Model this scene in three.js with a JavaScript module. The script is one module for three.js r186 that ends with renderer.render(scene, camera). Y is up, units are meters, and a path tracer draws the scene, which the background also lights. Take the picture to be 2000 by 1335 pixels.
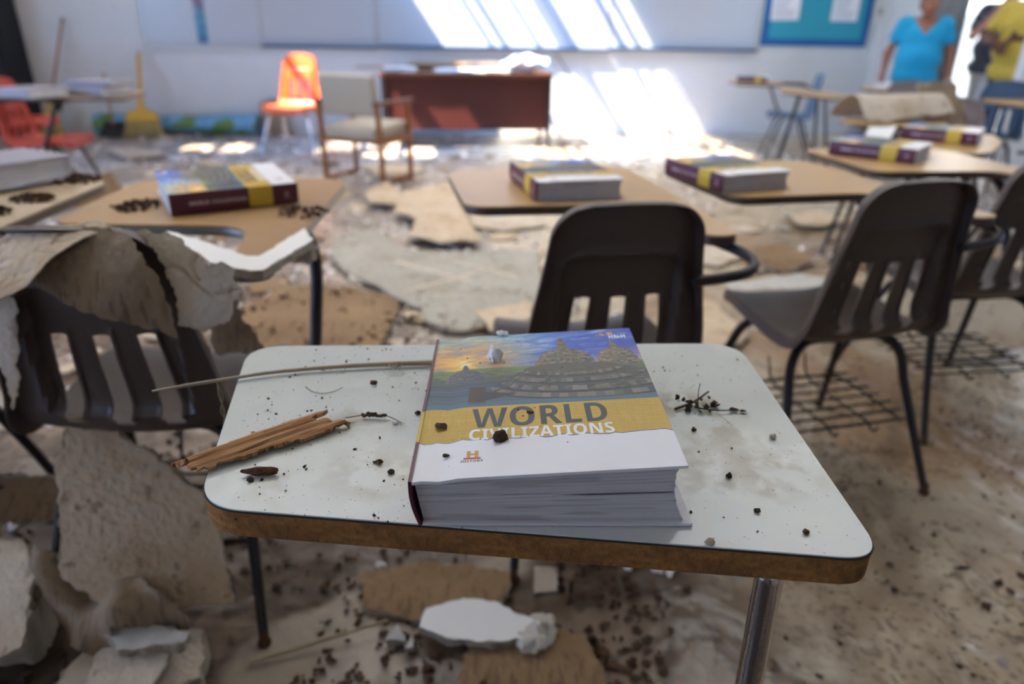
import * as THREE from 'three';
import { mergeGeometries, toCreasedNormals, mergeVertices } from 'three/addons/utils/BufferGeometryUtils.js';
import { RoundedBoxGeometry } from 'three/addons/geometries/RoundedBoxGeometry.js';
import { Sky } from 'three/addons/objects/Sky.js';

// ---------------------------------------------------------------- camera, sky, sun, exposure
const scene = new THREE.Scene();
const PITCH = Math.atan((667.5 - 55) / 1345);
const camera = new THREE.PerspectiveCamera(THREE.MathUtils.radToDeg(2 * Math.atan(667.5 / 1345)), 2000 / 1335, 0.05, 120);
camera.rotation.order = 'YXZ';
camera.position.set(0, 1.12, 0);
camera.rotation.set(-PITCH, 0, THREE.MathUtils.degToRad(1.0));
camera.filmGauge = 36;
camera.focus = 0.62;
camera.userData.fStop = 3.2;

// the room: back wall turned by PHI; s runs along the back wall to the right, d from the back wall into the room
const PHI = Math.atan2(0.10669729, 0.99429155), CO = Math.cos(PHI), SI = Math.sin(PHI);
const WO = new THREE.Vector3(-4.555, 0, -7.832);
const Rm = (s, y, d) => new THREE.Vector3(WO.x + s * CO + d * SI, y, WO.z - s * SI + d * CO);
const ROOM = new THREE.Matrix4().makeRotationY(PHI).setPosition(WO);

const SUN_DIR = new THREE.Vector3(0.70 * CO - 0.33 * SI, -1, -0.70 * SI - 0.33 * CO).normalize();   // the way the light travels
const renderer = new THREE.WebGLRenderer({ antialias: true });
renderer.toneMapping = THREE.LinearToneMapping;
renderer.toneMappingExposure = 3.7;
renderer.shadowMap.enabled = true;
const sky = new Sky();
sky.scale.setScalar(1000);
sky.material.uniforms.turbidity.value = 9;
sky.material.uniforms.rayleigh.value = 0.25;
sky.material.uniforms.mieCoefficient.value = 0.004;
sky.material.uniforms.mieDirectionalG.value = 0.8;
sky.material.uniforms.sunPosition.value.copy(SUN_DIR).multiplyScalar(-1);
scene.add(sky);
const sun = new THREE.DirectionalLight(0xfff1dc, 9);
sun.position.copy(Rm(4, 1, 3)).addScaledVector(SUN_DIR, -14);
sun.target.position.copy(Rm(4, 1, 3));
sun.castShadow = true;
sun.shadow.mapSize.set(4096, 4096);
Object.assign(sun.shadow.camera, { left: -9, right: 9, top: 9, bottom: -9, near: 1, far: 30 });
scene.add(sun, sun.target);

// ---------------------------------------------------------------- helpers
let seed = 7;
const rnd = () => { seed = (seed + 0x6d2b79f5) | 0; let t = Math.imul(seed ^ (seed >>> 15), 1 | seed); t = (t + Math.imul(t ^ (t >>> 7), 61 | t)) ^ t; return ((t ^ (t >>> 14)) >>> 0) / 4294967296; };
const rr = (a, b) => a + (b - a) * rnd();
const V = (x, y, z) => new THREE.Vector3(x, y, z);
const clamp = (x, a = 0, b = 1) => Math.min(b, Math.max(a, x));
const smooth = (a, b, x) => { const t = clamp((x - a) / (b - a)); return t * t * (3 - 2 * t); };
const mix = (a, b, t) => a + (b - a) * t;
const DEG = Math.PI / 180;
function hash2(x, y, k) { let h = Math.imul(x, 374761393) ^ Math.imul(y, 668265263) ^ Math.imul(k, 2246822519); h = Math.imul(h ^ (h >>> 13), 1274126177); return ((h ^ (h >>> 16)) >>> 0) / 4294967296; }
function vn(x, y, k = 0, per = 0) {                                   // value noise, tiling when per > 0
  const xi = Math.floor(x), yi = Math.floor(y), fx = x - xi, fy = y - yi, sx = fx * fx * (3 - 2 * fx), sy = fy * fy * (3 - 2 * fy);
  const w = (a) => (per ? ((a % per) + per) % per : a);
  const a = hash2(w(xi), w(yi), k), b = hash2(w(xi + 1), w(yi), k), c = hash2(w(xi), w(yi + 1), k), d = hash2(w(xi + 1), w(yi + 1), k);
  return mix(mix(a, b, sx), mix(c, d, sx), sy);
}
function fbm(x, y, k = 0, oct = 4, per = 0) { let s = 0, a = 0.5, n = 0; for (let i = 0; i < oct; i++) { s += a * vn(x, y, k + i * 17, per); n += a; x *= 2; y *= 2; per *= 2; a *= 0.5; } return s / n; }
function dataTex(w, h, fn, srgb = true) {                              // fn(u, v) -> [r, g, b] 0..255; v = 0 is the first row (v = 0 of uv)
  const d = new Uint8Array(w * h * 4);
  for (let y = 0, o = 0; y < h; y++) for (let x = 0; x < w; x++, o += 4) { const c = fn((x + 0.5) / w, (y + 0.5) / h); d[o] = clamp(c[0], 0, 255); d[o + 1] = clamp(c[1], 0, 255); d[o + 2] = clamp(c[2], 0, 255); d[o + 3] = 255; }
  const t = new THREE.DataTexture(d, w, h);
  t.wrapS = t.wrapT = THREE.RepeatWrapping; t.magFilter = THREE.LinearFilter; t.minFilter = THREE.LinearMipmapLinearFilter; t.generateMipmaps = true;
  if (srgb) t.colorSpace = THREE.SRGBColorSpace;
  t.needsUpdate = true;
  return t;
}
function canvasTex(w, h, draw) {
  const c = document.createElement('canvas'); c.width = w; c.height = h;
  draw(c.getContext('2d'), w, h);
  const t = new THREE.CanvasTexture(c); t.colorSpace = THREE.SRGBColorSpace; t.magFilter = THREE.LinearFilter;
  return t;
}
const rep = (t, m) => { const c = t.clone(); c.repeat.set(1 / m, 1 / m); c.needsUpdate = true; return c; };   // m metres per tile
const gray = (v) => [v, v, v];
const tone = (a, b, t) => [mix(a[0], b[0], t), mix(a[1], b[1], t), mix(a[2], b[2], t)];
const std = (o) => new THREE.MeshStandardMaterial(o);
const phys = (o) => new THREE.MeshPhysicalMaterial(o);

const usedNames = {};
function numbered(n) { const k = usedNames[n] ?? 0; usedNames[n] = k + 1; return k ? n + '_' + String(k).padStart(3, '0') : n; }
function tag(o, label, category, group) { o.userData = { label, category }; if (group) o.userData.group = group; return o; }
function shade(o) { o.castShadow = o.receiveShadow = true; return o; }
function thing(name, label, category, pos = [0, 0, 0], turn = 0, group) {
  const o = new THREE.Group(); o.name = numbered(name); o.position.set(pos[0], pos[1], pos[2]); o.rotation.order = 'YXZ'; o.rotation.y = turn; scene.add(o);
  return tag(o, label, category, group);
}
function part(name, geo, mat, parent, label) { const m = shade(new THREE.Mesh(geo, mat)); m.name = name; if (label) m.userData = { label }; parent.add(m); return m; }
function solo(name, geo, mat, label, category, pos = [0, 0, 0], rot = [0, 0, 0], group) {
  const m = shade(new THREE.Mesh(geo, mat)); m.name = numbered(name); m.position.set(...pos); m.rotation.order = 'YXZ'; m.rotation.set(...rot); scene.add(m);
  return tag(m, label, category, group);
}
function struct(name, geo, mat) { const m = shade(new THREE.Mesh(geo, mat)); m.name = name; m.userData = { kind: 'structure' }; scene.add(m); return m; }
function cloneOf(src, name, label, pos, turn, group) {
  const r = src.clone(); r.name = numbered(name); r.position.set(pos[0], pos[1], pos[2]); r.rotation.y = turn; scene.add(r);
  r.userData = { ...src.userData, label }; delete r.userData.group; if (group) r.userData.group = group;
  return r;
}

// geometry helpers
function clean(g) { for (const k of Object.keys(g.attributes)) if (!['position', 'normal', 'uv'].includes(k)) g.deleteAttribute(k); return g; }
function merge(list) { return mergeGeometries(list.map((g) => { g = g.index ? g.toNonIndexed() : g; clean(g); if (!g.attributes.uv) boxUV(g); return g; })); }
function boxUV(g) {                                                    // uv in metres, by the dominant axis of each face
  if (g.index) g = g.toNonIndexed();
  const p = g.attributes.position, uv = new Float32Array(p.count * 2), a = V(), b = V(), c = V(), n = V();
  for (let i = 0; i < p.count; i += 3) {
    a.fromBufferAttribute(p, i); b.fromBufferAttribute(p, i + 1); c.fromBufferAttribute(p, i + 2);
    n.copy(b).sub(a).cross(c.clone().sub(a)); const x = Math.abs(n.x), y = Math.abs(n.y), z = Math.abs(n.z);
    [a, b, c].forEach((q, k) => { const [u, v] = y >= x && y >= z ? [q.x, q.z] : x >= z ? [q.z, q.y] : [q.x, q.y]; uv[(i + k) * 2] = u; uv[(i + k) * 2 + 1] = v; });
  }
  g.setAttribute('uv', new THREE.BufferAttribute(uv, 2));
  return g;
}
const place = (g, x, y, z, rx = 0, ry = 0, rz = 0) => g.applyMatrix4(new THREE.Matrix4().compose(V(x, y, z), new THREE.Quaternion().setFromEuler(new THREE.Euler(rx, ry, rz, 'YXZ')), V(1, 1, 1)));
function box(w, h, d, x = 0, y = 0, z = 0, r = 0) { const g = r ? new RoundedBoxGeometry(w, h, d, 2, Math.min(r, w / 2.01, h / 2.01, d / 2.01)) : new THREE.BoxGeometry(w, h, d); g.translate(x, y, z); return boxUV(g); }
function bar(a, b, w, h, r = 0.003) {                                  // a bar of section w x h from a to b
  const d = b.clone().sub(a), L = d.length(), g = box(w, h, L, 0, 0, 0, r);
  const q = new THREE.Quaternion().setFromRotationMatrix(new THREE.Matrix4().lookAt(b, a, V(0, 1, 0)));
  g.applyMatrix4(new THREE.Matrix4().compose(a.clone().add(b).multiplyScalar(0.5), q, V(1, 1, 1)));
  return g;
}
function tube(pts, r, seg = 24, rad = 10, r1 = r, tension = 0.5) {     // a swept round bar, tapering from r to r1, with closed ends
  const curve = new THREE.CatmullRomCurve3(pts, false, 'centripetal', tension), F = curve.computeFrenetFrames(seg, false), pos = [], uv = [], idx = [];
  const L = curve.getLength();
  for (let i = 0; i <= seg; i++) {
    const c = curve.getPointAt(i / seg), R = mix(r, r1, i / seg);
    for (let j = 0; j <= rad; j++) { const t = (j / rad) * Math.PI * 2, p = c.clone().addScaledVector(F.normals[i], Math.cos(t) * R).addScaledVector(F.binormals[i], Math.sin(t) * R); pos.push(p.x, p.y, p.z); uv.push((j / rad) * R * 6.3, (i / seg) * L); }
  }
  for (let i = 0; i < seg; i++) for (let j = 0; j < rad; j++) { const a = i * (rad + 1) + j, b = a + rad + 1; idx.push(a, a + 1, b, b, a + 1, b + 1); }
  for (const e of [0, seg]) { const c = curve.getPointAt(e / seg), k = pos.length / 3; pos.push(c.x, c.y, c.z); uv.push(0, 0); for (let j = 0; j < rad; j++) { const a = e * (rad + 1) + j; e ? idx.push(k, a, a + 1) : idx.push(k, a + 1, a); } }
  const g = new THREE.BufferGeometry();
  g.setAttribute('position', new THREE.Float32BufferAttribute(pos, 3)); g.setAttribute('uv', new THREE.Float32BufferAttribute(uv, 2)); g.setIndex(idx); g.computeVertexNormals();
  return g;
}
const rod = (a, b, r, rad = 8, r1 = r) => tube([a, a.clone().lerp(b, 0.5), b], r, 2, rad, r1);
function outline(pts, radii) {                                         // THREE.Shape of a polygon with rounded corners
  const s = new THREE.Shape(), n = pts.length;
  for (let i = 0; i < n; i++) {
    const p = pts[i], a = pts[(i + n - 1) % n], b = pts[(i + 1) % n], r = Array.isArray(radii) ? radii[i] : radii;
    const da = [a[0] - p[0], a[1] - p[1]], db = [b[0] - p[0], b[1] - p[1]], la = Math.hypot(...da), lb = Math.hypot(...db), q = Math.min(r, la / 2.05, lb / 2.05);
    const A = [p[0] + (da[0] / la) * q, p[1] + (da[1] / la) * q], B = [p[0] + (db[0] / lb) * q, p[1] + (db[1] / lb) * q];
    i ? s.lineTo(...A) : s.moveTo(...A); s.quadraticCurveTo(p[0], p[1], B[0], B[1]);
  }
  s.closePath();
  return s;
}
function flat(shape, thick, bevel = 0, seg = 8) {                      // a board lying in x-z with its top at y = 0; the shape's y is -z
  const g = new THREE.ExtrudeGeometry(shape, { depth: thick - 2 * bevel, bevelEnabled: bevel > 0, bevelThickness: bevel, bevelSize: bevel, bevelOffset: -bevel, bevelSegments: 3, curveSegments: seg });
  g.rotateX(-Math.PI / 2); g.translate(0, bevel - thick, 0);
  return boxUV(g);
}
// A solid of a given thickness over a grid of points: keep(i, j) says which cells exist, pos[i][j] is the outer face, the inner face lies thick along -normal.
function gridSolid(nu, nv, P, keep, thick, UV) {
  const N = [], at = (i, j) => P[clamp(i, 0, nu)][clamp(j, 0, nv)];
  for (let i = 0; i <= nu; i++) { N.push([]); for (let j = 0; j <= nv; j++) { const n = at(i + 1, j).clone().sub(at(i - 1, j)).cross(at(i, j + 1).clone().sub(at(i, j - 1))); N[i].push(n.lengthSq() > 0 ? n.normalize() : V(0, 1, 0)); } }
  const pos = [], uv = [], put = (i, j, s) => { const p = P[i][j], n = N[i][j], th = typeof thick === 'function' ? thick(i, j) : thick; pos.push(p.x - (s ? n.x * th : 0), p.y - (s ? n.y * th : 0), p.z - (s ? n.z * th : 0)); uv.push(...UV(i, j)); };
  const quad = (a, b, c, d) => { for (const q of [a, b, c, a, c, d]) put(...q); };
  const k = (i, j) => i >= 0 && j >= 0 && i < nu && j < nv && keep(i, j);
  for (let i = 0; i < nu; i++) for (let j = 0; j < nv; j++) if (k(i, j)) {
    quad([i, j, 0], [i + 1, j, 0], [i + 1, j + 1, 0], [i, j + 1, 0]);
    quad([i, j, 1], [i, j + 1, 1], [i + 1, j + 1, 1], [i + 1, j, 1]);
    if (!k(i - 1, j)) quad([i, j, 0], [i, j + 1, 0], [i, j + 1, 1], [i, j, 1]);
    if (!k(i + 1, j)) quad([i + 1, j + 1, 0], [i + 1, j, 0], [i + 1, j, 1], [i + 1, j + 1, 1]);
    if (!k(i, j - 1)) quad([i + 1, j, 0], [i, j, 0], [i, j, 1], [i + 1, j, 1]);
    if (!k(i, j + 1)) quad([i, j + 1, 0], [i + 1, j + 1, 0], [i + 1, j + 1, 1], [i, j + 1, 1]);
  }
  const g = new THREE.BufferGeometry();
  g.setAttribute('position', new THREE.Float32BufferAttribute(pos, 3)); g.setAttribute('uv', new THREE.Float32BufferAttribute(uv, 2));
  return toCreasedNormals(g, 0.75);
}
// A broken board or sheet: an outline in its own plane (x, z), a torn edge, and a map to space.
function jagged(poly, step, amp, k) {
  const out = [], n = poly.length;
  for (let i = 0; i < n; i++) {
    const [ax, az] = poly[i], [bx, bz] = poly[(i + 1) % n], L = Math.hypot(bx - ax, bz - az), m = Math.max(1, Math.round(L / step));
    for (let q = 0; q < m; q++) { const t = q / m, o = (q ? (vn(q * 1.7 + i * 9.1, k * 3.3, 5) - 0.5) * 2 + (vn(q * 0.45 + i * 5.7, k, 9) - 0.5) * 2 : 0) * amp; out.push([mix(ax, bx, t) - ((bz - az) / L) * o, mix(az, bz, t) + ((bx - ax) / L) * o]); }
  }
  return out;
}
function inside(poly, x, z) { let c = false; for (let i = 0, j = poly.length - 1; i < poly.length; j = i++) { const [a, b] = poly[i], [e, f] = poly[j]; if ((b > z) !== (f > z) && x < ((e - a) * (z - b)) / (f - b) + a) c = !c; } return c; }
function nearest(poly, x, z) { let best = 1e9, r = [x, z]; for (let i = 0, j = poly.length - 1; i < poly.length; j = i++) { const [a, b] = poly[j], [e, f] = poly[i], dx = e - a, dz = f - b, t = clamp(((x - a) * dx + (z - b) * dz) / (dx * dx + dz * dz + 1e-12)), px = a + dx * t, pz = b + dz * t, D = (px - x) ** 2 + (pz - z) ** 2; if (D < best) { best = D; r = [px, pz]; } } return [r[0], r[1], Math.sqrt(best)]; }
function sheet(poly, cell, thick, o = {}) {                            // o.map(x, z) -> Vector3, o.jag, o.seed, o.bump
  const J = o.jag ? jagged(poly, o.step ?? cell * 1.5, o.jag, o.seed ?? 1) : poly;
  let x0 = 1e9, x1 = -1e9, z0 = 1e9, z1 = -1e9; for (const [x, z] of J) { x0 = Math.min(x0, x); x1 = Math.max(x1, x); z0 = Math.min(z0, z); z1 = Math.max(z1, z); }
  const nu = Math.max(2, Math.ceil((x1 - x0) / cell)), nv = Math.max(2, Math.ceil((z1 - z0) / cell)), K = [], Q = [];
  for (let i = 0; i < nu; i++) { K.push([]); for (let j = 0; j < nv; j++) K[i].push(inside(J, mix(x0, x1, (i + 0.5) / nu), mix(z0, z1, (j + 0.5) / nv))); }
  const k = (i, j) => i >= 0 && j >= 0 && i < nu && j < nv && K[i][j];
  for (let i = 0; i <= nu; i++) { Q.push([]); for (let j = 0; j <= nv; j++) { let x = mix(x0, x1, i / nu), z = mix(z0, z1, j / nv); const m = k(i, j) + k(i - 1, j) + k(i, j - 1) + k(i - 1, j - 1); if (m > 0 && m < 4) { const [a, b, D] = nearest(J, x, z); if (D < cell * 1.3) { x = a; z = b; } } Q[i].push([x, z]); } }
  const amp = o.bump ?? 0, map = o.map ?? ((x, z) => V(x, 0, z)), P = Q.map((row) => row.map(([x, z]) => { const p = map(x, z); if (amp) p.y += (fbm(x * 30 + 50, z * 30 + 50, o.seed ?? 1, 3) - 0.5) * amp; return p; }));
  // rows of P run along x, columns along z: the outer face looks up for a flat sheet when u x v is turned over
  return gridSolid(nv, nu, Array.from({ length: nv + 1 }, (_, j) => Array.from({ length: nu + 1 }, (_, i) => P[i][j])), (j, i) => K[i][j], thick, (j, i) => Q[i][j]);
}
// A lump: a ball pushed about by noise.
function lump(rx, ry, rz, k, detail = 3, rough = 0.5) {
  const g = mergeVertices(new THREE.IcosahedronGeometry(1, detail).deleteAttribute('normal').deleteAttribute('uv'), 1e-4), p = g.attributes.position, v = V();
  for (let i = 0; i < p.count; i++) { v.fromBufferAttribute(p, i); const f = 1 + rough * ((vn(v.x * 1.6 + 10 + k, v.y * 1.6 + v.z * 2.1 + 20, k) - 0.5) * 1.2 + (vn(v.x * 4 + 30, v.y * 4 + v.z * 5 + 40 + k, k + 3) - 0.5) * 0.6 + (vn(v.x * 9 + 30, v.y * 9 + v.z * 10 + 40 + k, k + 5) - 0.5) * 0.3); p.setXYZ(i, v.x * f * rx, v.y * f * ry, v.z * f * rz); }
  const q = toCreasedNormals(g, 0.5); return boxUV(q);
}

// ---------------------------------------------------------------- surfaces
const noiseTex = dataTex(512, 512, (u, v) => gray(255 * fbm(u * 16, v * 16, 3, 5, 16)), false);
const fineTex = dataTex(512, 512, (u, v) => gray(255 * (0.5 * vn(u * 128, v * 128, 8, 128) + 0.5 * vn(u * 40, v * 40, 4, 40))), false);
// muddy vinyl floor, 12.5 m square
const floorTex = dataTex(2048, 2048, (u, v) => {
  const x = u * 12.5 - 6.5, z = v * 12.5 - 9.2;
  const n1 = fbm(x * 1.1 + 40, z * 1.1 + 40, 1, 4), n2 = fbm(x * 5 + 90, z * 5 + 90, 2, 4), n3 = fbm(x * 26 + 90, z * 26 + 9, 6, 3), n4 = vn(x * 70 + 500, z * 70 + 500, 12);
  const right = smooth(0.15, 0.75, x - 0.15 * z - 0.28 + (n1 - 0.5) * 0.9);
  let mud = tone(tone([112, 92, 76], [94, 76, 60], smooth(-2.4, -1.3, z)), tone([166, 146, 124], [138, 118, 98], smooth(-2.4, -1.3, z)), smooth(0.35, 0.65, n2));
  mud = tone(mud, [70, 56, 46], smooth(0.56, 0.68, n3) * 0.7);
  mud = tone(mud, [196, 184, 168], smooth(0.6, 0.72, fbm(x * 3.1 + 7, z * 3.1 + 70, 22, 4)) * 0.7);
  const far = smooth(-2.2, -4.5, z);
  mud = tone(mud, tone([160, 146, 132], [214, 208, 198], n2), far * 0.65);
  let vin = tone([166, 145, 118], [204, 188, 160], smooth(0.3, 0.7, n1 * 0.6 + n2 * 0.4));
  vin = tone(vin, [150, 104, 58], smooth(0.6, 0.78, fbm(x * 2.3 + 33, z * 1.4 + 12, 31, 3)) * 0.55);   // rust stains
  vin = tone(vin, [104, 82, 60], smooth(0.55, 0.75, fbm(x * 2 - z * 3 + 100, x * 7 + z * 4 + 100, 41, 3)) * 0.4);
  vin = tone(vin, [84, 66, 50], smooth(0.64, 0.72, fbm(x * 85 + 60, z * 70 + 10, 51, 2)) * smooth(0.38, 0.6, fbm(x * 3 + 11, z * 3 + 5, 61, 3)) * 0.5);
  vin = tone(vin, [52, 40, 32], smooth(0.82, 0.88, n4) * 0.35);
  return tone(mud, vin, right);
});
const paperTex = dataTex(512, 512, (u, v) => {                          // paper face of fallen ceiling board, 1 m
  const n = fbm(u * 5, v * 5, 71, 4, 5), f = fbm(u * 40, v * 40, 75, 3, 40), s = smooth(0.62, 0.78, fbm(u * 9, v * 9, 81, 3, 9));
  let c = tone([190, 174, 152], [216, 202, 182], n); c = tone(c, [168, 142, 112], s * 0.35); c = tone(c, [120, 100, 80], smooth(0.68, 0.78, f) * 0.4);
  return c;
});
const brownPaperTex = dataTex(512, 512, (u, v) => { const n = fbm(u * 4, v * 4, 171, 4, 4), f = fbm(u * 60, v * 12, 175, 3, 12); let c = tone([120, 98, 74], [166, 146, 120], n); return tone(c, [86, 68, 52], smooth(0.58, 0.75, f) * 0.4); });
const plasterTex = dataTex(256, 256, (u, v) => tone([196, 188, 176], [236, 232, 224], fbm(u * 8, v * 8, 91, 5, 8)));
const mudTex = dataTex(256, 256, (u, v) => tone([52, 40, 33], [118, 94, 74], fbm(u * 10, v * 10, 95, 4, 10)));
const tanTex = dataTex(512, 512, (u, v) => {                            // tan wood-print laminate, 0.5 m, grain along u
  const g = fbm(u * 4, v * 60, 101, 4), f = vn(u * 24, v * 256, 103), d = smooth(0.55, 0.75, fbm(u * 3, v * 3, 107, 4, 3));
  return tone(tone([186, 147, 96], [204, 167, 116], g * 0.7 + f * 0.3), [170, 148, 120], d * 0.5);
});
const particleTex = dataTex(512, 256, (u, v) => { const n = fbm(u * 30, v * 30, 111, 3, 30), k = fbm(u * 90, v * 20, 115, 2, 20), s = fbm(u * 5, v * 5, 119, 3, 5); return tone(tone([124, 90, 48], [186, 142, 84], n), tone([78, 58, 40], [150, 112, 66], k), smooth(0.4, 0.75, s) * 0.6); });
const splinterTex = dataTex(512, 128, (u, v) => { const n = fbm(u * 3, v * 36, 121, 4), k = vn(u * 2.5, v * 70, 125); return tone(tone([150, 104, 66], [214, 170, 122], n), [96, 62, 40], smooth(0.7, 0.88, k) * 0.6); });
const metalWoodTex = dataTex(256, 256, (u, v) => { const g = fbm(u * 3, v * 50, 131, 4); return tone([128, 84, 44], [176, 126, 74], g); });
const wallTex = dataTex(512, 512, (u, v) => tone([208, 210, 208], [222, 225, 225], fbm(u * 4, v * 4, 141, 5, 4)));
// white laminate of the near desk: dust, smears and soil in its own outline (0.7 m x 0.7 m around the desk)
const deskTex = dataTex(1024, 1024, (u, v) => {
  const x = u * 0.7 - 0.35, z = v * 0.7 - 0.95;
  let c = tone([205, 209, 203], [215, 219, 214], fbm(u * 6, v * 6, 151, 4));
  const smear = (cx, cz, r, k) => smooth(r, r * 0.2, Math.hypot(x - cx, (z - cz) * 1.2)) * smooth(0.42, 0.66, fbm(u * 26 + k, v * 26, 161 + k, 4));
  for (const [cx, cz, r, k] of [[0.2, -0.53, 0.08, 1], [0.245, -0.545, 0.07, 2], [0.17, -0.575, 0.05, 3], [0.19, -0.66, 0.06, 4], [0.22, -0.6, 0.05, 9]]) c = tone(c, [140, 124, 100], smear(cx, cz, r, k) * 0.5);
  for (const [cx, cz, r, k] of [[-0.13, -0.53, 0.07, 5], [-0.16, -0.62, 0.05, 6], [-0.2, -0.5, 0.04, 7], [-0.1, -0.51, 0.05, 8]]) c = tone(c, [150, 138, 116], smear(cx, cz, r, k) * 0.3);
  const sp = vn(u * 330, v * 330, 181); const dens = smooth(0.4, 0.7, fbm(u * 5, v * 5, 185, 3));
  c = tone(c, [70, 58, 48], smooth(0.965 - 0.035 * dens, 0.995, sp) * 0.9);
  return c;
});
const M = {
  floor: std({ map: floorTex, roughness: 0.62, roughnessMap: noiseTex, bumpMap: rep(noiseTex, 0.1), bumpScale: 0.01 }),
  wall: std({ map: rep(wallTex, 1.3), roughness: 0.55, bumpMap: rep(fineTex, 0.25), bumpScale: 0.0012 }),
  ceiling: std({ map: rep(wallTex, 2), color: 0xe8e2d8, roughness: 0.9 }),
  unseenRoofSheet: phys({ color: 0xebebe6, roughness: 1, transmission: 0.5, thickness: 0 }),
  rafter: std({ map: rep(metalWoodTex, 0.6), roughness: 0.8 }),
  outside: std({ map: rep(wallTex, 2), color: 0xd9d6cc, roughness: 0.8 }),
  ground: std({ color: 0xa39c8c, roughness: 0.9 }),
  shellBrown: std({ color: 0x4c3e37, roughness: 0.3, bumpMap: rep(fineTex, 0.03), bumpScale: 0.0002 }),
  shellOrange: phys({ color: 0xf06a1c, roughness: 0.45, transmission: 0.25, thickness: 0 }),
  shellRed: std({ color: 0xb8402c, roughness: 0.4 }),
  shellBlue: std({ color: 0x54708a, roughness: 0.42 }),
  shellDusty: std({ color: 0x8f7f78, roughness: 0.6 }),
  frame: std({ color: 0x2c2523, roughness: 0.38, metalness: 0.3 }),
  glide: std({ color: 0x5a3a24, roughness: 0.8, metalness: 0.3 }),
  chrome: std({ color: 0xd8d8dc, roughness: 0.12, metalness: 1, bumpMap: rep(noiseTex, 0.2), bumpScale: 0.0006 }),
  tan: std({ map: rep(tanTex, 0.5), roughness: 0.3 }),
  edgeDark: std({ color: 0x57463a, roughness: 0.4 }),
  edgeGrey: std({ color: 0x8d8880, roughness: 0.35, metalness: 0.5 }),
  tanDusty: std({ map: rep(tanTex, 0.5), color: 0xd8d0c8, roughness: 0.45 }),
  greyTop: std({ map: rep(paperTex, 0.8), color: 0xe6dccc, roughness: 0.4 }),
  deskTop: std({ map: deskTex, color: 0xffffff, roughness: 0.3, roughnessMap: rep(noiseTex, 0.3) }),
  particle: std({ map: rep(particleTex, 0.12), color: 0xe8d4b8, roughness: 0.95, bumpMap: rep(particleTex, 0.05), bumpScale: 0.002 }),
  edgeLine: std({ color: 0x2b2320, roughness: 0.7 }),
  paper: std({ map: rep(paperTex, 0.9), roughness: 0.85, bumpMap: rep(noiseTex, 0.12), bumpScale: 0.003 }),
  paperGrey: std({ map: rep(paperTex, 0.9), color: 0xd0d8de, roughness: 0.7, bumpMap: rep(noiseTex, 0.3), bumpScale: 0.004 }),
  paperLight: std({ map: rep(paperTex, 0.8), color: 0xfff6ea, roughness: 0.85, bumpMap: rep(noiseTex, 0.15), bumpScale: 0.004 }),
  brownPaper: std({ map: rep(brownPaperTex, 0.5), roughness: 0.85, bumpMap: rep(noiseTex, 0.2), bumpScale: 0.004 }),
  tanPaper: std({ map: rep(brownPaperTex, 0.6), color: 0xf2e0c6, roughness: 0.8, bumpMap: rep(noiseTex, 0.2), bumpScale: 0.004 }),
  plaster: std({ map: rep(plasterTex, 0.2), roughness: 0.9, bumpMap: rep(fineTex, 0.05), bumpScale: 0.002 }),
  core: std({ map: rep(plasterTex, 0.12), color: 0xddd2c0, roughness: 0.95, bumpMap: rep(fineTex, 0.04), bumpScale: 0.003 }),
  plasterFine: std({ color: 0xf2efe9, roughness: 0.95 }), mudFine: std({ map: rep(mudTex, 0.05), color: 0xf0dcc8, roughness: 0.95 }), barkFine: std({ map: rep(mudTex, 0.03), color: 0xffc890, roughness: 0.9 }),
  plasterDull: std({ color: 0xcfc8bc, roughness: 0.95 }),
  mud: std({ map: rep(mudTex, 0.1), roughness: 0.9, bumpMap: rep(fineTex, 0.04), bumpScale: 0.002 }),
  soil: std({ color: 0x4a3a2e, roughness: 0.9 }),
  bark: std({ map: rep(mudTex, 0.08), color: 0xffc898, roughness: 0.85 }),
  splinter: std({ map: rep(splinterTex, 0.09), roughness: 0.85 }),
  straw: std({ color: 0xa8977a, roughness: 0.7 }),
  strawPale: std({ color: 0xcfc8b8, roughness: 0.7 }),
  hair: std({ color: 0x3a322c, roughness: 0.6 }),
  white: std({ color: 0xdcdcda, roughness: 0.55 }),
  paperWhite: std({ color: 0xe4e4e0, roughness: 0.8 }),
  board: std({ color: 0xb4b6b6, roughness: 0.25 }),
  trayGrey: std({ color: 0xb9b6ae, roughness: 0.4, metalness: 0.4 }),
  trayBlue: std({ color: 0x2b4768, roughness: 0.4 }),
  navy: std({ color: 0x0a0f1a, roughness: 0.7 }),
  black: std({ color: 0x1a1a1c, roughness: 0.5 }),
  vinylBeige: std({ color: 0xa79c89, roughness: 0.5 }),
  oak: std({ map: rep(metalWoodTex, 0.3), color: 0xe6c9a0, roughness: 0.45 }),
  oakDark: std({ map: rep(metalWoodTex, 0.3), color: 0xb09080, roughness: 0.4 }),
  maroon: std({ color: 0x47201c, roughness: 0.35 }),
  yellow: std({ color: 0xcf9f00, roughness: 0.45 }),
  bristle: std({ color: 0xb9a468, roughness: 0.9 }),
  woodStick: std({ map: rep(metalWoodTex, 0.3), roughness: 0.6 }),
};

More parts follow.
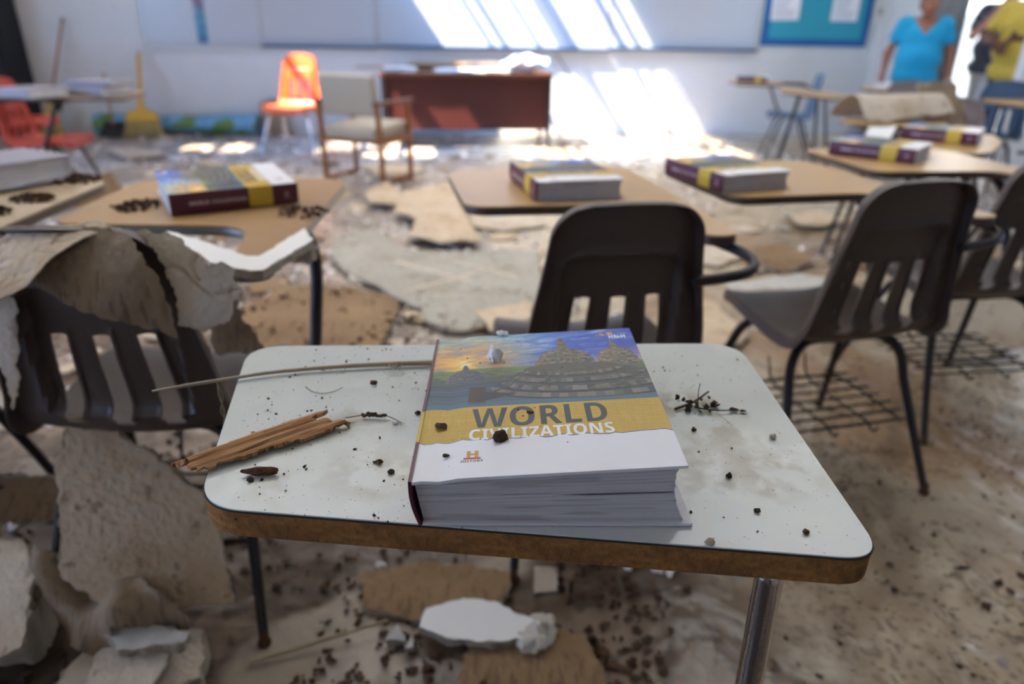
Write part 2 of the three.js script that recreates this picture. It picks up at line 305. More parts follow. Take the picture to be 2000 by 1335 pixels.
// ---------------------------------------------------------------- the room
const SL = -1.6, SR = 8.86, DN = 10.6, HC = 2.75;                       // left wall, right wall, near wall, ceiling height
const inRoom = (g) => { g.applyMatrix4(ROOM); return g; };
{
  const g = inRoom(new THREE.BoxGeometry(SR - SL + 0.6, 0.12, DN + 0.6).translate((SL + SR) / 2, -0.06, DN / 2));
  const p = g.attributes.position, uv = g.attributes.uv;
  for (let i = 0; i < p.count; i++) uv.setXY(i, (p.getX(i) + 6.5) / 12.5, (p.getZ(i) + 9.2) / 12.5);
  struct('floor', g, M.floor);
}
// a wall panel in its own plane with rectangular openings: from (0, 0) to (L, H), thickness t
function wallPanel(L, H, t, holes) {
  const s = new THREE.Shape([new THREE.Vector2(0, 0), new THREE.Vector2(L, 0), new THREE.Vector2(L, H), new THREE.Vector2(0, H)]);
  for (const [a, b, c, d] of holes) s.holes.push(new THREE.Path([new THREE.Vector2(a, b), new THREE.Vector2(a, d), new THREE.Vector2(c, d), new THREE.Vector2(c, b)]));
  return boxUV(new THREE.ExtrudeGeometry(s, { depth: t, bevelEnabled: false }));
}
// back wall: painted concrete blocks, joints recessed
const wallBack = struct('wall_back', inRoom(box(SR - SL, HC, 0.2, (SL + SR) / 2, HC / 2, -0.105)), M.wall);
{
  const facet = (w) => { let g = new RoundedBoxGeometry(w, 0.195, 0.03, 1, 0.003); if (g.index) g = g.toNonIndexed(); g.deleteAttribute('uv'); g.computeVertexNormals(); return boxUV(g); }, full = facet(0.395), halfB = facet(0.195);
  const behind = (s, y) => (s > 0.75 && s < 7.2 && y > 1.0 && y < 2.0) || (s > 7.6 && s < 8.5 && y > 1.2 && y < 1.9);
  for (let r = 0; r < 13; r++) {
    const y = 0.1 + r * 0.2, off = r % 2 ? 0.2 : 0;
    for (let s = SL + off + 0.2; s < SR + 0.1; s += 0.4) {
      if (behind(s, y) || y > 2.5) continue;
      const m = part('block', s + 0.2 > SR + 0.02 ? halfB : full, M.wall, wallBack), q = Rm(s + 0.2 > SR + 0.02 ? s - 0.1 : s, y, -0.015);
      m.position.copy(q); m.rotation.y = PHI;
    }
  }
}
// left wall with unseen window openings, right wall with the doorway, near wall
{
  const L = wallPanel(DN, HC, 0.2, [[2.6, 0.95, 4.4, 2.35], [5.0, 0.95, 9.6, 2.35]]);  // window openings out of view, placed to light the near desks from the left
  L.applyMatrix4(new THREE.Matrix4().makeRotationY(-Math.PI / 2).setPosition(SL, 0, 0)); struct('wall_left', inRoom(L), M.wall);
  const Rr = wallPanel(DN, HC, 0.2, [[0.95, 0.0, 2.18, 2.15], [2.7, 0.85, 6.4, 2.4]]);  // doorway, then an opening out of view that lights the back right wall
  Rr.applyMatrix4(new THREE.Matrix4().makeRotationY(-Math.PI / 2).setPosition(SR + 0.2, 0, 0)); struct('wall_right', inRoom(Rr), M.wall);
  struct('wall_front', inRoom(box(SR - SL + 0.4, HC, 0.2, (SL + SR) / 2, HC / 2, DN + 0.1)), M.wall);
  struct('trim_1', inRoom(box(0.1, HC - 0.01, 0.05, SR - 0.05, HC / 2 - 0.005, 0.026, 0.006)), M.white);      // corner trim
  struct('trim_2', inRoom(box(0.06, 2.2, 0.1, SR - 0.03, 1.1, 0.9, 0.006)), M.white);                        // door jambs
  struct('trim_3', inRoom(box(0.06, 2.2, 0.1, SR - 0.03, 1.1, 2.235, 0.006)), M.white);
}
// ceiling, stripped and broken open towards the back: purlins still cross the openings
{
  const H = [[2.47, 0.22, 4.93, 1.7], [2.47, 1.93, 4.93, 2.55], [1.9, 1.84, 2.32, 1.95], [0.55, 1.55, 1.7, 2.5], [-0.75, 1.75, -0.1, 2.15], [1.2, 4.5, 6.2, 6.5], [5.9, 1.1, 8.3, 2.5]];  // openings out of view, placed to shape the sun and sky light below
  const s = new THREE.Shape([[SL - 0.2, -0.2], [SR + 0.2, -0.2], [SR + 0.2, DN + 0.2], [SL - 0.2, DN + 0.2]].map((p) => new THREE.Vector2(p[0], -p[1])));
  for (const [a, d0, b, d1] of H) {
    const pts = jagged([[a, d0], [b, d0], [b, d1], [a, d1]], 0.22, a === 2.47 || a === 1.2 || a === 5.9 ? 0.012 : 0.06, Math.round(a * 10 + 50));
    s.holes.push(new THREE.Path(pts.map((p) => new THREE.Vector2(p[0], -p[1]))));
  }
  const g = new THREE.ExtrudeGeometry(s, { depth: 0.05, bevelEnabled: false }); g.rotateX(-Math.PI / 2); g.translate(0, HC, 0);
  const c = struct('ceiling', inRoom(boxUV(g)), M.ceiling);
  for (const [x, w, h] of [[2.98, 0.035, 0.04], [3.13, 0.045, 0.05], [3.51, 0.03, 0.04], [3.76, 0.03, 0.04], [3.86, 0.09, 0.09], [4.46, 0.06, 0.06], [4.64, 0.04, 0.05], [4.84, 0.03, 0.04], [0.95, 0.05, 0.06], [1.35, 0.05, 0.06], [-0.45, 0.05, 0.06]])
    part('rafter', inRoom(box(w, h, 2.9, x, HC + 0.05 + h / 2, 1.45)), M.rafter, c);
}
struct('unseen_roof_sheet_1', inRoom(box(5.3, 0.012, 2.3, 3.7, HC + 0.075, 5.5)), M.unseenRoofSheet); struct('unseen_roof_sheet_2', inRoom(box(2.7, 0.012, 1.7, 7.1, HC + 0.075, 1.8)), M.unseenRoofSheet);   // translucent roof sheets out of view, placed to light the desks and right wall
struct('ground', inRoom(box(40, 0.1, 40, 4, -0.2, 5)), M.ground);
// what stands outside the doorway: walkway and the next building's pale wall
struct('walkway', inRoom(box(3.0, 0.12, 12, SR + 1.75, -0.065, 5)), M.outside);
struct('wall_outside', inRoom(box(0.25, 3.2, 6.5, SR + 2.9, 1.45, -0.8)), M.outside);
struct('unseen_roof_outside', inRoom(box(1.5, 0.1, 6.5, SR + 0.95, 2.9, -0.8)), M.ceiling);  // porch roof out of view, placed to shade part of the outer wall

// ---------------------------------------------------------------- school chairs with a tablet desk
// moulded seat-and-back shell; local frame: sitter faces -z, floor at y = 0
function makeShell() {
  const p_up = V();
  const prof = new THREE.CatmullRomCurve3([V(0, 0.405, -0.262), V(0, 0.43, -0.25), V(0, 0.44, -0.2), V(0, 0.432, -0.08), V(0, 0.422, 0.03), V(0, 0.432, 0.095), V(0, 0.475, 0.132), V(0, 0.55, 0.147), V(0, 0.66, 0.158), V(0, 0.76, 0.172), V(0, 0.822, 0.186)], false, 'centripetal');
  const ts = [], NT = 124; for (let j = 0; j <= NT; j++) ts.push(j / NT);
  const slotX = [-0.078, 0, 0.078], hw = 0.0155, cols = new Set();
  for (let i = 0; i <= 44; i++) cols.add(-1 + i / 22);
  let us = [...cols].filter((u) => !slotX.some((x) => Math.abs(u * 0.172 - x) < hw + 0.004));
  for (const x of slotX) for (const e of [-hw - 0.005, -hw, -hw * 0.4, hw * 0.4, hw, hw + 0.005]) us.push((x + e) / 0.172);
  us.sort((a, b) => a - b);
  const FL = 4, nu = us.length - 1 + FL * 2, nv = NT + FL * 2, P = [], H = [];
  const curveP = ts.map((t) => prof.getPointAt(t)), curveT = ts.map((t) => prof.getTangentAt(t));
  const half = (t, p) => {
    const back = smooth(0.5, 0.62, t); let w = mix(mix(0.185, 0.198, smooth(0, 0.2, t)), mix(0.185, 0.138, smooth(0.45, 0.82, p.y)), back);
    const L = prof.getLength(), dt = (1 - t) * L, df = t * L, r = 0.062, rf = 0.05;
    if (dt < r) w = w - r + Math.sqrt(Math.max(0, r * r - (r - dt) ** 2)); if (df < rf) w = w - rf + Math.sqrt(Math.max(0, rf * rf - (rf - df) ** 2));
    return w;
  };
  for (let i = 0; i <= nu; i++) {
    P.push([]); H.push([]);
    const fi = i < FL ? FL - i : i > nu - FL ? i - (nu - FL) : 0, u = us[clamp(i - FL, 0, us.length - 1)];
    for (let j = 0; j <= nv; j++) {
      const fj = j < FL ? FL - j : j > nv - FL ? j - (nv - FL) : 0, jj = clamp(j - FL, 0, NT), t = ts[jj], c = curveP[jj], tan = curveT[jj];
      const n = V(0, tan.z, -tan.y).negate().multiplyScalar(-1);          // towards the sitter: up on the seat, forward on the back
      const sit = V(0, Math.abs(tan.z), -tan.y * 1).normalize();
      const w = half(t, c), back = smooth(0.5, 0.62, t), x = u * w;
      p_up.y = 0.012 * (1 - u * u) * smooth(0.9, 1, t); let dz = 0.022 * u * u * (0.35 + 0.65 * back) - 0.012 * (1 - u * u) * (1 - back);
      // panel pressed into the back
      const qx = Math.abs(x) - 0.122, qy = c.y - 0.725, q = back > 0.5 ? Math.hypot(Math.max(qx + 0.05, 0), Math.max(qy + 0.05, 0)) - 0.05 + Math.min(0, Math.max(qx + 0.05, qy + 0.05)) : 1;
      dz += back > 0.5 ? 0.019 * (1 - smooth(-0.006, 0.005, q)) * smooth(0.45, 0.5, c.y) - 0.004 * Math.exp(-((q - 0.009) ** 2) / 0.00004) : 0;
      const inSlot = slotX.some((s) => Math.abs(u * 0.172 - s) < hw + 0.006); if (inSlot && c.y > 0.46 && c.y < 0.645 && back > 0.3) dz -= 0.004 * (slotX.some((s) => Math.abs(u * 0.172 - s) < hw - 0.001) ? 0 : 1);
      const f = Math.max(fi, fj) / FL, out = 0.006 * Math.sin(f * Math.PI / 2), down = 0.024 * (f > 0 ? f * f * 0.4 + f * 0.6 : 0);
      const p = V(x, c.y + p_up.y, c.z).addScaledVector(sit, dz - down);
      const e = 0.004, dw = (half(Math.min(1, t + e), prof.getPointAt(Math.min(1, t + e))) - half(Math.max(0, t - e), prof.getPointAt(Math.max(0, t - e)))) / ((Math.min(1, t + e) - Math.max(0, t - e)) * prof.getLength()), nl = Math.hypot(1, dw);
      if (fi) { p.x += (Math.sign(u) * out) / nl; p.addScaledVector(tan, (-dw / nl) * out); }
      if (!fi && fj) p.addScaledVector(tan, (j < FL ? -1 : 1) * out);
      P[i].push(p); H[i].push(0);
    }
  }
  const hole = (i, j) => { if (i < FL || i >= nu - FL) return false; const u = (us[i - FL] + us[i - FL + 1]) / 2, jj = j - FL; if (jj < 0 || jj >= NT) return false; const y = (curveP[jj].y + curveP[jj + 1].y) / 2, t = ts[jj]; return t > 0.45 && y > 0.46 && y < 0.632 && slotX.some((s) => Math.abs(u * 0.172 - s) < hw); };
  return gridSolid(nu, nv, P, (i, j) => !hole(i, j), 0.0045, (i, j) => [P[i][j].x, P[i][j].y + P[i][j].z]);
}
const SHELL = makeShell();
const LEG = {                                                           // bent, tapered leg tubes
  frontL: tube([V(0.0, 0.405, -0.1), V(-0.11, 0.403, -0.125), V(-0.165, 0.37, -0.16), V(-0.19, 0.28, -0.19), V(-0.235, 0.015, -0.265)], 0.0142, 26, 12, 0.0095),
  rearL: tube([V(0.0, 0.4, 0.03), V(-0.11, 0.398, 0.035), V(-0.158, 0.365, 0.06), V(-0.175, 0.28, 0.09), V(-0.212, 0.015, 0.21)], 0.0142, 26, 12, 0.0095),
};
const mirror = (g) => { const q = g.clone().applyMatrix4(new THREE.Matrix4().makeScale(-1, 1, 1)), ix = q.index; for (let i = 0; i < ix.count; i += 3) { const a = ix.getX(i + 1); ix.setX(i + 1, ix.getX(i + 2)); ix.setX(i + 2, a); } q.computeVertexNormals(); return q; };
LEG.frontR = mirror(LEG.frontL); LEG.rearR = mirror(LEG.rearL);
const GLIDE = new THREE.LatheGeometry([[0, 0], [0.013, 0], [0.0135, 0.006], [0.009, 0.014], [0.0085, 0.03], [0, 0.03]].map((p) => new THREE.Vector2(...p)), 14);
const POST = tube([V(-0.05, 0.714, -0.44), V(0.1, 0.713, -0.34), V(0.165, 0.7, -0.285), V(0.19, 0.66, -0.25), V(0.195, 0.55, -0.2), V(0.185, 0.44, -0.14), V(0.15, 0.405, -0.11), V(0.06, 0.402, -0.1)], 0.0135, 44, 12);
const ARMLOOP = tube([V(0.16, 0.713, -0.34), V(0.19, 0.713, -0.1), V(0.215, 0.71, 0.03), V(0.25, 0.7, 0.085), V(0.255, 0.69, 0.125), V(0.225, 0.682, 0.155), V(0.17, 0.678, 0.168), V(0.1, 0.676, 0.178)], 0.0115, 40, 12);
const RACK = [];
{
  const y = 0.185, xs = [-0.16, 0.16], zs = [-0.14, 0.13];
  RACK.push(tube([V(xs[0], y, zs[1]), V(xs[0], y, zs[0] + 0.03), V(xs[0] + 0.03, y, zs[0]), V(xs[1] - 0.03, y, zs[0]), V(xs[1], y, zs[0] + 0.03), V(xs[1], y, zs[1])], 0.0042, 40, 6));
  for (let i = 0; i < 7; i++) { const z = mix(zs[0], zs[1], i / 6); RACK.push(rod(V(-0.2, y + 0.004, z), V(0.2, y + 0.004, z), 0.0034, 6)); }
  for (const x of [-0.06, 0.06]) RACK.push(tube([V(x, y + 0.07, zs[0] - 0.03), V(x, y + 0.01, zs[0]), V(x, y, 0), V(x, y, zs[1]), V(x, y - 0.014, zs[1] + 0.014), V(x, y + 0.004, zs[1] + 0.03)], 0.0034, 24, 6));
}
const TABLET = [[-0.31, -0.66], [0.235, -0.715], [0.24, 0.085], [0.165, 0.09], [0.125, -0.2], [-0.30, -0.21]];
const TABLET_R = [0.07, 0.09, 0.05, 0.035, 0.09, 0.06];
const tabletShape = (k = 0) => outline(TABLET.map(([x, z]) => [x, -z]), TABLET_R);
const TOP_G = flat(tabletShape(), 0.004, 0, 10), EDGE_G = (() => { const g = flat(tabletShape(), 0.02, 0.006, 10); g.translate(0, -0.0035, 0); return g; })();
// o: name, label, shell material, top material, edge material, tablet (true/false), rack, y of the top
function makeDesk(o) {
  const t = thing('tablet_desk', o.label, 'school desk', [0, 0, 0], 0);
  const c = part('chair_shell', SHELL, o.shell ?? M.shellBrown, t); c.position.x = -0.035;
  for (const [k, x] of [['frontL', -0.235], ['rearL', -0.212], ['rearR', 0.212], ['frontR', 0.235]]) {
    const l = part('leg', LEG[k], o.frame ?? M.frame, t); l.position.x = -0.035;
    const g = part('glide', GLIDE, M.glide, l); g.position.set(x, 0, k.startsWith('front') ? -0.268 : 0.213);
  }
  if (o.post !== false) { part('desk_post', POST, o.frame ?? M.frame, t).position.x = o.postX ?? 0; }
  if (o.arm !== false) part('arm_tube', ARMLOOP, o.frame ?? M.frame, t);
  if (o.rack !== false) { const r = part('book_rack', RACK[0], M.frame, t); r.position.x = -0.035; for (let i = 1; i < RACK.length; i++) part('rack_wire', RACK[i], M.frame, r); }
  const d = part('desktop', EDGE_G, o.edge ?? M.edgeDark, t); d.position.y = o.y ?? 0.735; part('laminate_top', TOP_G, o.top ?? M.tan, d).position.y = 0.0005;
  return t;
}
const deskC = makeDesk({ label: 'brown school chair straight behind the white desk, its tan desk holding a textbook', y: 0.74 });
deskC.position.set(0.22, 0, -1.43); deskC.rotation.y = 10 * DEG;
const deskD = cloneOf(deskC, 'tablet_desk', 'brown school chair seen from its left side at right, wire rack under its seat', [0.89, 0, -1.69], 14 * DEG);
deskD.children.filter((c) => c.name === 'desktop').forEach((c) => c.position.set(0.02, 0.728, 0.035));
const deskE = cloneOf(deskC, 'tablet_desk', 'brown school chair cut by the right edge of the photo', [1.46, 0, -2.02], 8 * DEG);
deskE.children.filter((c) => c.name === 'desktop').forEach((c) => c.position.set(0, 0.73, 0));
const deskB = makeDesk({ label: 'brown school chair at left with torn board draped over its back, grey-rimmed desk', arm: false, postX: 0.045, edge: M.edgeGrey, top: M.tanDusty });
deskB.position.set(-0.665, 0, -1.2); deskB.rotation.y = 2 * DEG;
const deskL = makeDesk({ label: 'dirty pale desk at the left edge with heaps of soil on its top', top: M.greyTop, shell: M.shellBrown, edge: M.edgeDark });
deskL.position.set(-1.32, 0, -1.18); deskL.rotation.y = 6 * DEG;
// the white desk in front
{
  const t = thing('white_desk', 'white laminate school desk in the foreground with raw particle board edge and chrome post', 'school desk', [0, 0, 0], 0);
  const P = [[-0.336, -0.797], [0.298, -0.832], [0.297, -0.423], [-0.266, -0.474]], R = [0.05, 0.05, 0.035, 0.04], yA = 0.745;
  const grow = (k) => P.map(([x, z], i) => [x + (i === 0 || i === 3 ? -k : k), -(z + (i < 2 ? -k : k))]);
  const top = flat(outline(grow(0), R), 0.0016, 0, 12); { const p = top.attributes.position, uv = top.attributes.uv; for (let i = 0; i < p.count; i++) uv.setXY(i, (p.getX(i) + 0.35) / 0.7, (p.getZ(i) + 0.95) / 0.7); }
  const core = part('board_edge', flat(outline(grow(0.0004), R), 0.028, 0.004, 12), M.particle, t, 'raw brown particle board edge'); core.position.y = yA - 0.0022;
  part('backing_line', flat(outline(grow(0.001), R), 0.0012, 0, 12), M.edgeLine, t).position.y = yA - 0.0014;
  part('laminate_top', top, M.deskTop, t, 'white laminate top').position.y = yA;
  part('chrome_post', tube([V(0.222, yA - 0.0305, -0.452), V(0.224, 0.55, -0.448), V(0.228, 0.3, -0.444), V(0.232, 0.015, -0.44)], 0.0118, 44, 22), M.chrome, t, 'shiny chrome post');
  part('glide', GLIDE, M.glide, t).position.set(0.232, 0, -0.44);
  const sh = part('chair_shell', SHELL, M.shellBrown, t); sh.position.set(-0.02, 0, -0.16);
  for (const [k, x] of [['frontL', -0.235], ['rearL', -0.212], ['rearR', 0.212]]) { const l = part('leg', LEG[k], M.chrome, t); l.position.set(-0.02, 0, -0.16); part('glide', GLIDE, M.glide, l).position.set(x, 0, k === 'frontL' ? -0.268 : 0.213); }
}

// ---------------------------------------------------------------- textbooks
const BW = 0.2225, BH = 0.276;
const coverTex = canvasTex(1024, 1270, (c, w, h) => {
  const X = (u) => u * w, Y = (v) => v * h;
  let g = c.createLinearGradient(0, 0, w, Y(0.33)); g.addColorStop(0, '#6fb8bc'); g.addColorStop(0.35, '#4f9fd4'); g.addColorStop(0.65, '#2458c0'); g.addColorStop(1, '#1c3aa8');
  c.fillStyle = g; c.fillRect(0, 0, w, h);
  g = c.createRadialGradient(X(0.15), Y(0.25), 4, X(0.15), Y(0.25), X(0.5)); g.addColorStop(0, '#fff6b8'); g.addColorStop(0.08, '#ffc94d'); g.addColorStop(0.3, 'rgba(255,160,70,.75)'); g.addColorStop(0.65, 'rgba(255,190,120,.35)'); g.addColorStop(1, 'rgba(255,200,150,0)');
  c.fillStyle = g; c.fillRect(0, 0, w, Y(0.4));
  g = c.createLinearGradient(X(0.75), 0, X(0.85), Y(0.32)); g.addColorStop(0.5, 'rgba(250,180,170,0)'); g.addColorStop(1, 'rgba(250,190,160,.7)'); c.fillStyle = g; c.fillRect(X(0.5), 0, X(0.5), Y(0.33));
  for (let i = 0; i < 260; i++) {                                       // streaked clouds
    const x = X(rnd()), y = Y(rnd() * 0.3), q = rnd(), warm = x < X(0.45) && y > Y(0.08);
    c.fillStyle = warm ? (q < 0.5 ? 'rgba(255,196,110,.22)' : 'rgba(90,120,180,.22)') : q < 0.55 ? 'rgba(235,225,240,.2)' : 'rgba(20,50,160,.2)';
    c.beginPath(); c.ellipse(x, y, 14 + rnd() * 60, 3 + rnd() * 16, -0.5 + rnd() * 0.7, 0, 7); c.fill();
  }
  // land
  g = c.createLinearGradient(0, Y(0.3), 0, Y(0.6)); g.addColorStop(0, '#6f8248'); g.addColorStop(0.2, '#4c5a44'); g.addColorStop(0.5, '#3c4e60'); g.addColorStop(1, '#3a5f70');
  c.fillStyle = g; c.fillRect(0, Y(0.3), w, Y(0.3));
  c.fillStyle = '#7f8f52'; for (let i = 0; i < 160; i++) { c.globalAlpha = 0.35; c.beginPath(); c.ellipse(X(rnd()), Y(0.3 + rnd() * 0.07), 8 + rnd() * 34, 3 + rnd() * 6, 0, 0, 7); c.fill(); } c.globalAlpha = 1;
  const stone = (n, fx, dark) => { for (let i = 0; i < n; i++) { const [x, y, a, b] = fx(); const q = rnd(); c.fillStyle = `rgba(${dark ? 60 + q * 70 : 96 + q * 92},${dark ? 58 + q * 60 : 90 + q * 74},${dark ? 60 + q * 50 : 70 + q * 64},.55)`; c.beginPath(); c.ellipse(x, y, a, b, 0, 0, 7); c.fill(); } };
  const stupa = (cx, top, base, hw, sp, far) => {
    g = c.createLinearGradient(X(cx - hw), 0, X(cx + hw), 0); g.addColorStop(0, far ? '#6a6068' : '#7d6c4a'); g.addColorStop(0.4, far ? '#4e5260' : '#5c5848'); g.addColorStop(1, far ? '#3c4658' : '#363e44');
    c.fillStyle = g; c.beginPath(); c.moveTo(X(cx - hw), Y(base)); c.bezierCurveTo(X(cx - hw * 0.98), Y(mix(top, base, 0.45)), X(cx - hw * 0.62), Y(top), X(cx - hw * 0.28), Y(top)); c.lineTo(X(cx - hw * 0.2), Y(top - sp * 0.1)); c.lineTo(X(cx - hw * 0.12), Y(top - sp)); c.lineTo(X(cx + hw * 0.02), Y(top - sp)); c.lineTo(X(cx + hw * 0.2), Y(top - sp * 0.1));
    c.bezierCurveTo(X(cx + hw * 0.7), Y(top), X(cx + hw * 0.97), Y(mix(top, base, 0.5)), X(cx + hw), Y(base)); c.closePath(); c.save(); c.fill(); c.clip();
    stone(far ? 120 : 420, () => [X(cx + (rnd() - 0.5) * 2 * hw), Y(mix(top - sp, base, rnd())), 4 + rnd() * 14, 3 + rnd() * 7], far);
    c.fillStyle = 'rgba(42,40,42,.8)';
    for (let r = 0; r < 3; r++) for (let k = -3; k <= 3; k++) { const x = X(cx + (k + (r % 2) * 0.5) * hw * 0.26), y = Y(mix(top, base, 0.35 + r * 0.22)), q = hw * w * 0.06; c.beginPath(); c.moveTo(x - q, y); c.lineTo(x, y - q * 0.8); c.lineTo(x + q, y); c.lineTo(x, y + q * 0.8); c.fill(); }
    c.restore();
  };
  stupa(0.16, 0.31, 0.4, 0.09, 0.045, true);
  stupa(0.885, 0.185, 0.33, 0.105, 0.07, false);
  stupa(0.635, 0.175, 0.335, 0.15, 0.115, false);
  const terrace = (cx, cy, rx, ry, th, col) => {
    c.fillStyle = '#1d2226'; c.beginPath(); c.ellipse(X(cx), Y(cy + th * 1.25), X(rx * 1.01), Y(ry), 0, 0, Math.PI); c.fill(); c.fillRect(X(cx - rx), Y(cy), X(rx * 2), Y(th));
    c.fillStyle = col; c.beginPath(); c.ellipse(X(cx), Y(cy), X(rx), Y(ry), 0, 0, 7); c.fill();
    c.lineWidth = Y(th); for (let k = 0; k < 34; k++) { const a = (k / 34) * Math.PI, q = rnd(); c.strokeStyle = `rgb(${58 + q * 70},${62 + q * 58},${60 + q * 50})`; c.beginPath(); c.ellipse(X(cx), Y(cy + th * 0.35), X(rx), Y(ry), 0, a, a + Math.PI / 34 + 0.004); c.stroke(); }
    c.lineWidth = 5; c.strokeStyle = 'rgba(35,38,44,.8)'; c.beginPath(); c.ellipse(X(cx), Y(cy + th * 0.95), X(rx * 1.005), Y(ry), 0, 0.02, Math.PI - 0.02); c.stroke();
  };
  for (let k = 0; k < 4; k++) { c.strokeStyle = k % 2 ? '#4d5a68' : '#39424e'; c.lineWidth = 12; c.beginPath(); c.ellipse(X(0.12), Y(0.4 + k * 0.035), X(0.26), Y(0.03), 0, 0, Math.PI); c.stroke(); }
  terrace(0.74, 0.45, 0.44, 0.085, 0.03, '#2f444e'); terrace(0.71, 0.415, 0.36, 0.068, 0.034, '#39464a'); terrace(0.68, 0.37, 0.29, 0.052, 0.03, '#464a44'); terrace(0.66, 0.333, 0.225, 0.04, 0.024, '#524e3e');
  for (let i = 0; i < 420; i++) { const a = rnd() * 6.28, r = 0.4 + rnd() * 0.6, q = rnd(); c.fillStyle = q < 0.5 ? 'rgba(22,26,28,.28)' : 'rgba(170,150,104,.2)'; c.beginPath(); c.ellipse(X(0.71 + Math.cos(a) * r * 0.4), Y(0.43 + Math.sin(a) * r * 0.1), 3 + rnd() * 20, 2 + rnd() * 4, 0, 0, 7); c.fill(); }
  c.fillStyle = '#3a2c20'; c.fillRect(X(0.185), Y(0.45), X(0.075), Y(0.125)); c.fillStyle = '#25272c'; c.beginPath(); c.moveTo(X(0.2), Y(0.57)); c.lineTo(X(0.4), Y(0.51)); c.lineTo(X(0.26), Y(0.49)); c.fill();
  c.fillStyle = 'rgba(70,110,130,.6)'; c.fillRect(0, Y(0.56), w, Y(0.04));
  // gold band, torn at its lower edge
  c.fillStyle = '#c9a22c'; c.beginPath(); c.moveTo(0, Y(0.59)); c.lineTo(w, Y(0.595)); for (let i = 40; i >= 0; i--) c.lineTo((w * i) / 40, Y(0.798 + (vn(i * 0.9, 3, 5) - 0.5) * 0.018)); c.fill();
  c.save(); c.clip(); for (let i = 0; i < 500; i++) { const q = rnd(); c.fillStyle = q < 0.5 ? 'rgba(150,112,24,.16)' : 'rgba(244,222,120,.16)'; rnd() < 0.5 ? c.fillRect(X(rnd()), Y(0.58 + rnd() * 0.22), 30 + rnd() * 120, 2 + rnd() * 3) : c.fillRect(X(rnd()), Y(0.58 + rnd() * 0.22), 2 + rnd() * 3, 20 + rnd() * 90); } c.restore();
  c.fillStyle = '#eceaec'; c.beginPath(); c.moveTo(0, h); c.lineTo(0, Y(0.79)); for (let i = 0; i <= 40; i++) c.lineTo((w * i) / 40, Y(0.802 + (vn(i * 0.9, 3, 5) - 0.5) * 0.018)); c.lineTo(w, h); c.fill();
  const text = (s, x0, x1, y, hgt, font, col) => { c.save(); c.font = `${font} 100px sans-serif`; const m = c.measureText(s); c.translate(X(x0), Y(y)); c.scale((X(x1) - X(x0)) / m.width, (hgt * h) / 72); c.fillStyle = col; c.fillText(s, 0, 0); c.restore(); };
  text('WORLD', 0.205, 0.775, 0.728, 0.122, 'bold', '#222c32');
  text('CIVILIZATIONS', 0.195, 0.78, 0.8, 0.062, 'bold', '#eef0f2');
  text('HMH SOCIAL STUDIES', 0.187, 0.448, 0.052, 0.016, 'normal', 'rgba(236,244,246,.8)');
  text('HMH', 0.875, 0.965, 0.094, 0.034, 'bold', '#f2f4fa');
  c.fillStyle = '#f0a32e'; c.beginPath(); c.ellipse(X(0.847), Y(0.052), 17, 9, 0.5, 0, 7); c.fill(); c.beginPath(); c.ellipse(X(0.886), Y(0.045), 18, 13, 0.1, 0, 7); c.fill(); c.fillStyle = '#8a8a50'; c.beginPath(); c.ellipse(X(0.822), Y(0.056), 12, 6, 0.5, 0, 7); c.fill();
  c.fillStyle = '#c9922c'; c.fillRect(X(0.196), Y(0.862), 15, 44); c.fillRect(X(0.226), Y(0.862), 15, 44); c.fillRect(X(0.2), Y(0.876), 40, 12); c.fillStyle = '#c23a3a'; c.fillRect(X(0.185), Y(0.897), 66, 12); text('HISTORY', 0.174, 0.26, 0.921, 0.012, 'bold', '#3a3236');
});
const spineTex = canvasTex(1024, 192, (c, w, h) => {
  c.fillStyle = '#5a2434'; c.fillRect(0, 0, w, h);
  for (let i = 0; i < 200; i++) { c.fillStyle = rnd() < 0.5 ? 'rgba(30,10,16,.10)' : 'rgba(140,70,90,.08)'; c.fillRect(rnd() * w, rnd() * h, 20 + rnd() * 200, 2); }
  c.fillStyle = '#d2b23c'; c.fillRect(w * 0.6, 0, w * 0.19, h); for (let i = 0; i < 160; i++) { c.fillStyle = rnd() < 0.5 ? 'rgba(140,100,20,.2)' : 'rgba(250,230,130,.2)'; c.fillRect(w * 0.6 + rnd() * w * 0.17, rnd() * h, 4 + rnd() * 26, 2); }
  c.fillStyle = '#e6dfe4'; c.save(); c.font = 'bold 44px sans-serif'; c.translate(w * 0.14, h * 0.6); c.scale(0.98, 1); c.fillText('WORLD', 0, 0); c.font = '44px sans-serif'; c.fillText('CIVILIZATIONS', 172, 0, 290); c.restore();
  c.font = 'bold 52px sans-serif'; c.fillStyle = '#cbb6c2'; c.fillText('H', w * 0.885, h * 0.58); c.fillRect(w * 0.878, h * 0.64, 52, 8);
});
const pagesTex = dataTex(256, 512, (u, v) => { const l = vn(u * 3, v * 230, 7) * 0.6 + vn(u * 1.2, v * 60, 9) * 0.4, d = smooth(0.62, 0.8, vn(u * 5, v * 26, 13)); return tone(tone([186, 183, 184], [226, 223, 221], l), [150, 144, 142], d * 0.4 + smooth(0.12, 0.0, v) * 0.35); });
const MB = {
  cover: std({ map: coverTex, roughness: 0.42 }), spine: std({ map: spineTex, roughness: 0.42 }),
  back: std({ color: 0xd9d6da, roughness: 0.5 }), pages: std({ map: pagesTex, roughness: 0.85, bumpMap: pagesTex, bumpScale: 0.0012 }),
};
